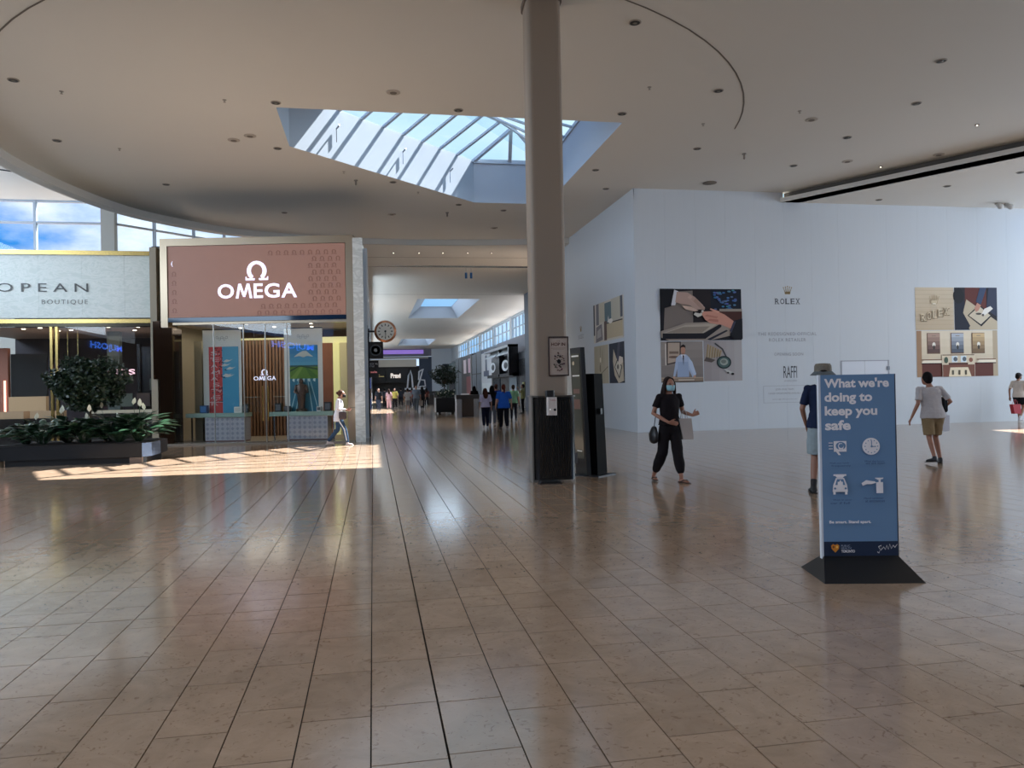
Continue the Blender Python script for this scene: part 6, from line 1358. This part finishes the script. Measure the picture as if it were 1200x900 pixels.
person('person with long black hair and grey jeans between the girl and the blue shirt', (4.75, 30.8, 0), 0, 1.64, (160, 124, 108), vox=.013, top=(24, 26, 34), sleeve=.5, bottom=(88, 96, 110), bl=.95, bag=.008, hair='long', hairc=(18, 16, 18), shoe=(180, 170, 170), **walk(-1, .1))
person('person in dark royal blue behind the bright blue shirt', (5.35, 33.5, 0), 0, 1.7, (160, 120, 104), vox=.015, top=(28, 48, 120), sleeve=.5, bottom=(30, 32, 44), bl=.95, hair='short', hairc=(60, 36, 30), **walk(1, .1))
person('person in a light green top partly behind the bright blue shirt', (6.3, 34.5, 0), -.1, 1.66, (160, 124, 108), vox=.015, top=(120, 168, 140), sleeve=.45, bottom=(26, 30, 42), bl=.95, hair='short', hairc=(40, 30, 26), **walk(-1, .1))
person('person all in black standing behind the waste station', (5.55, 42.5, 0), .2, 1.66, (140, 110, 96), vox=.016, top=(14, 14, 18), sleeve=.95, bottom=(14, 14, 18), bl=.97, hair='long', hairc=(14, 12, 14))
person('person in a yellow green top near the dark shop front in the hall', (8.75, 44.8, 0), 1.2, 1.72, (150, 120, 104), vox=.016, top=(150, 156, 110), sleeve=.45, bottom=(24, 26, 30), bl=.95, hair='short', hairc=(30, 26, 26), aL=[(-.26, .1, 1.2), (-.3, .2, 1.45)])
CR_ = [(444, 482, 1.66, (26, 28, 34), (44, 50, 66), 'short', (30, 24, 22), 'person in a dark top at the left edge of the hall crowd'),
       (451, 478.5, 1.68, (60, 62, 70), (30, 30, 36), 'short', (26, 22, 22), 'person in a grey top in the left part of the hall crowd'),
       (456, 480, 1.6, (196, 160, 168), (176, 140, 146), 'long', (50, 34, 28), 'person dressed in pale pink in the hall crowd'),
       (463, 479, 1.66, (176, 166, 90), (28, 26, 30), 'long', (26, 20, 20), 'person in a yellow top in the hall crowd'),
       (470, 476.5, 1.7, (48, 50, 58), (34, 36, 44), 'short', (26, 22, 22), 'person in charcoal in the middle of the hall crowd'),
       (478, 483.5, 1.62, (206, 206, 210), (170, 168, 172), 'short', (40, 28, 26), 'person in a white top and pale shorts in the hall crowd'),
       (488, 483, 1.8, (118, 132, 150), (100, 110, 124), 'short', (40, 32, 30), 'tall person dressed in grey blue in the hall crowd'),
       (495, 480, 1.74, (22, 22, 26), (22, 22, 28), 'long', (18, 16, 18), 'person all in black right of the hall crowd'),
       (483, 477, 1.66, (120, 60, 60), (30, 32, 44), 'short', (30, 24, 24), 'person in a dull red top far back in the hall crowd'),
       (438.5, 479, 1.7, (70, 84, 100), (30, 34, 44), 'short', (30, 26, 24), 'person in slate blue by the left shops of the hall'),
       (500, 476, 1.66, (90, 50, 44), (26, 26, 30), 'long', (26, 20, 20), 'person in brown beside the far kiosks')]
for i, (px, py, h, tp, bt_, hr, hc_, lab) in enumerate(CR_):
    x, y = cpt(px, py, 0); x = max(x, .4)
    person(lab, (x, y, 0), (.15 if i % 3 else PI-.2), h, (168, 128, 110), vox=.02, top=tp, sleeve=.5, bottom=bt_, bl=.46 if i == 5 else .95, bag=.01, hair=hr, hairc=hc_, shoe=(70, 66, 66), detail=False, width=1.15 if i == 6 else 1.0, group='people in the hall crowd', **walk(1 if i % 2 else -1, .12))
x, y = cpt(488, 483, 0); tote('white bag hanging between the grey blue and the black walker', (x+.30, y-.02, .42), 0, .3, .36, .1, mat('tote_white'), .12)
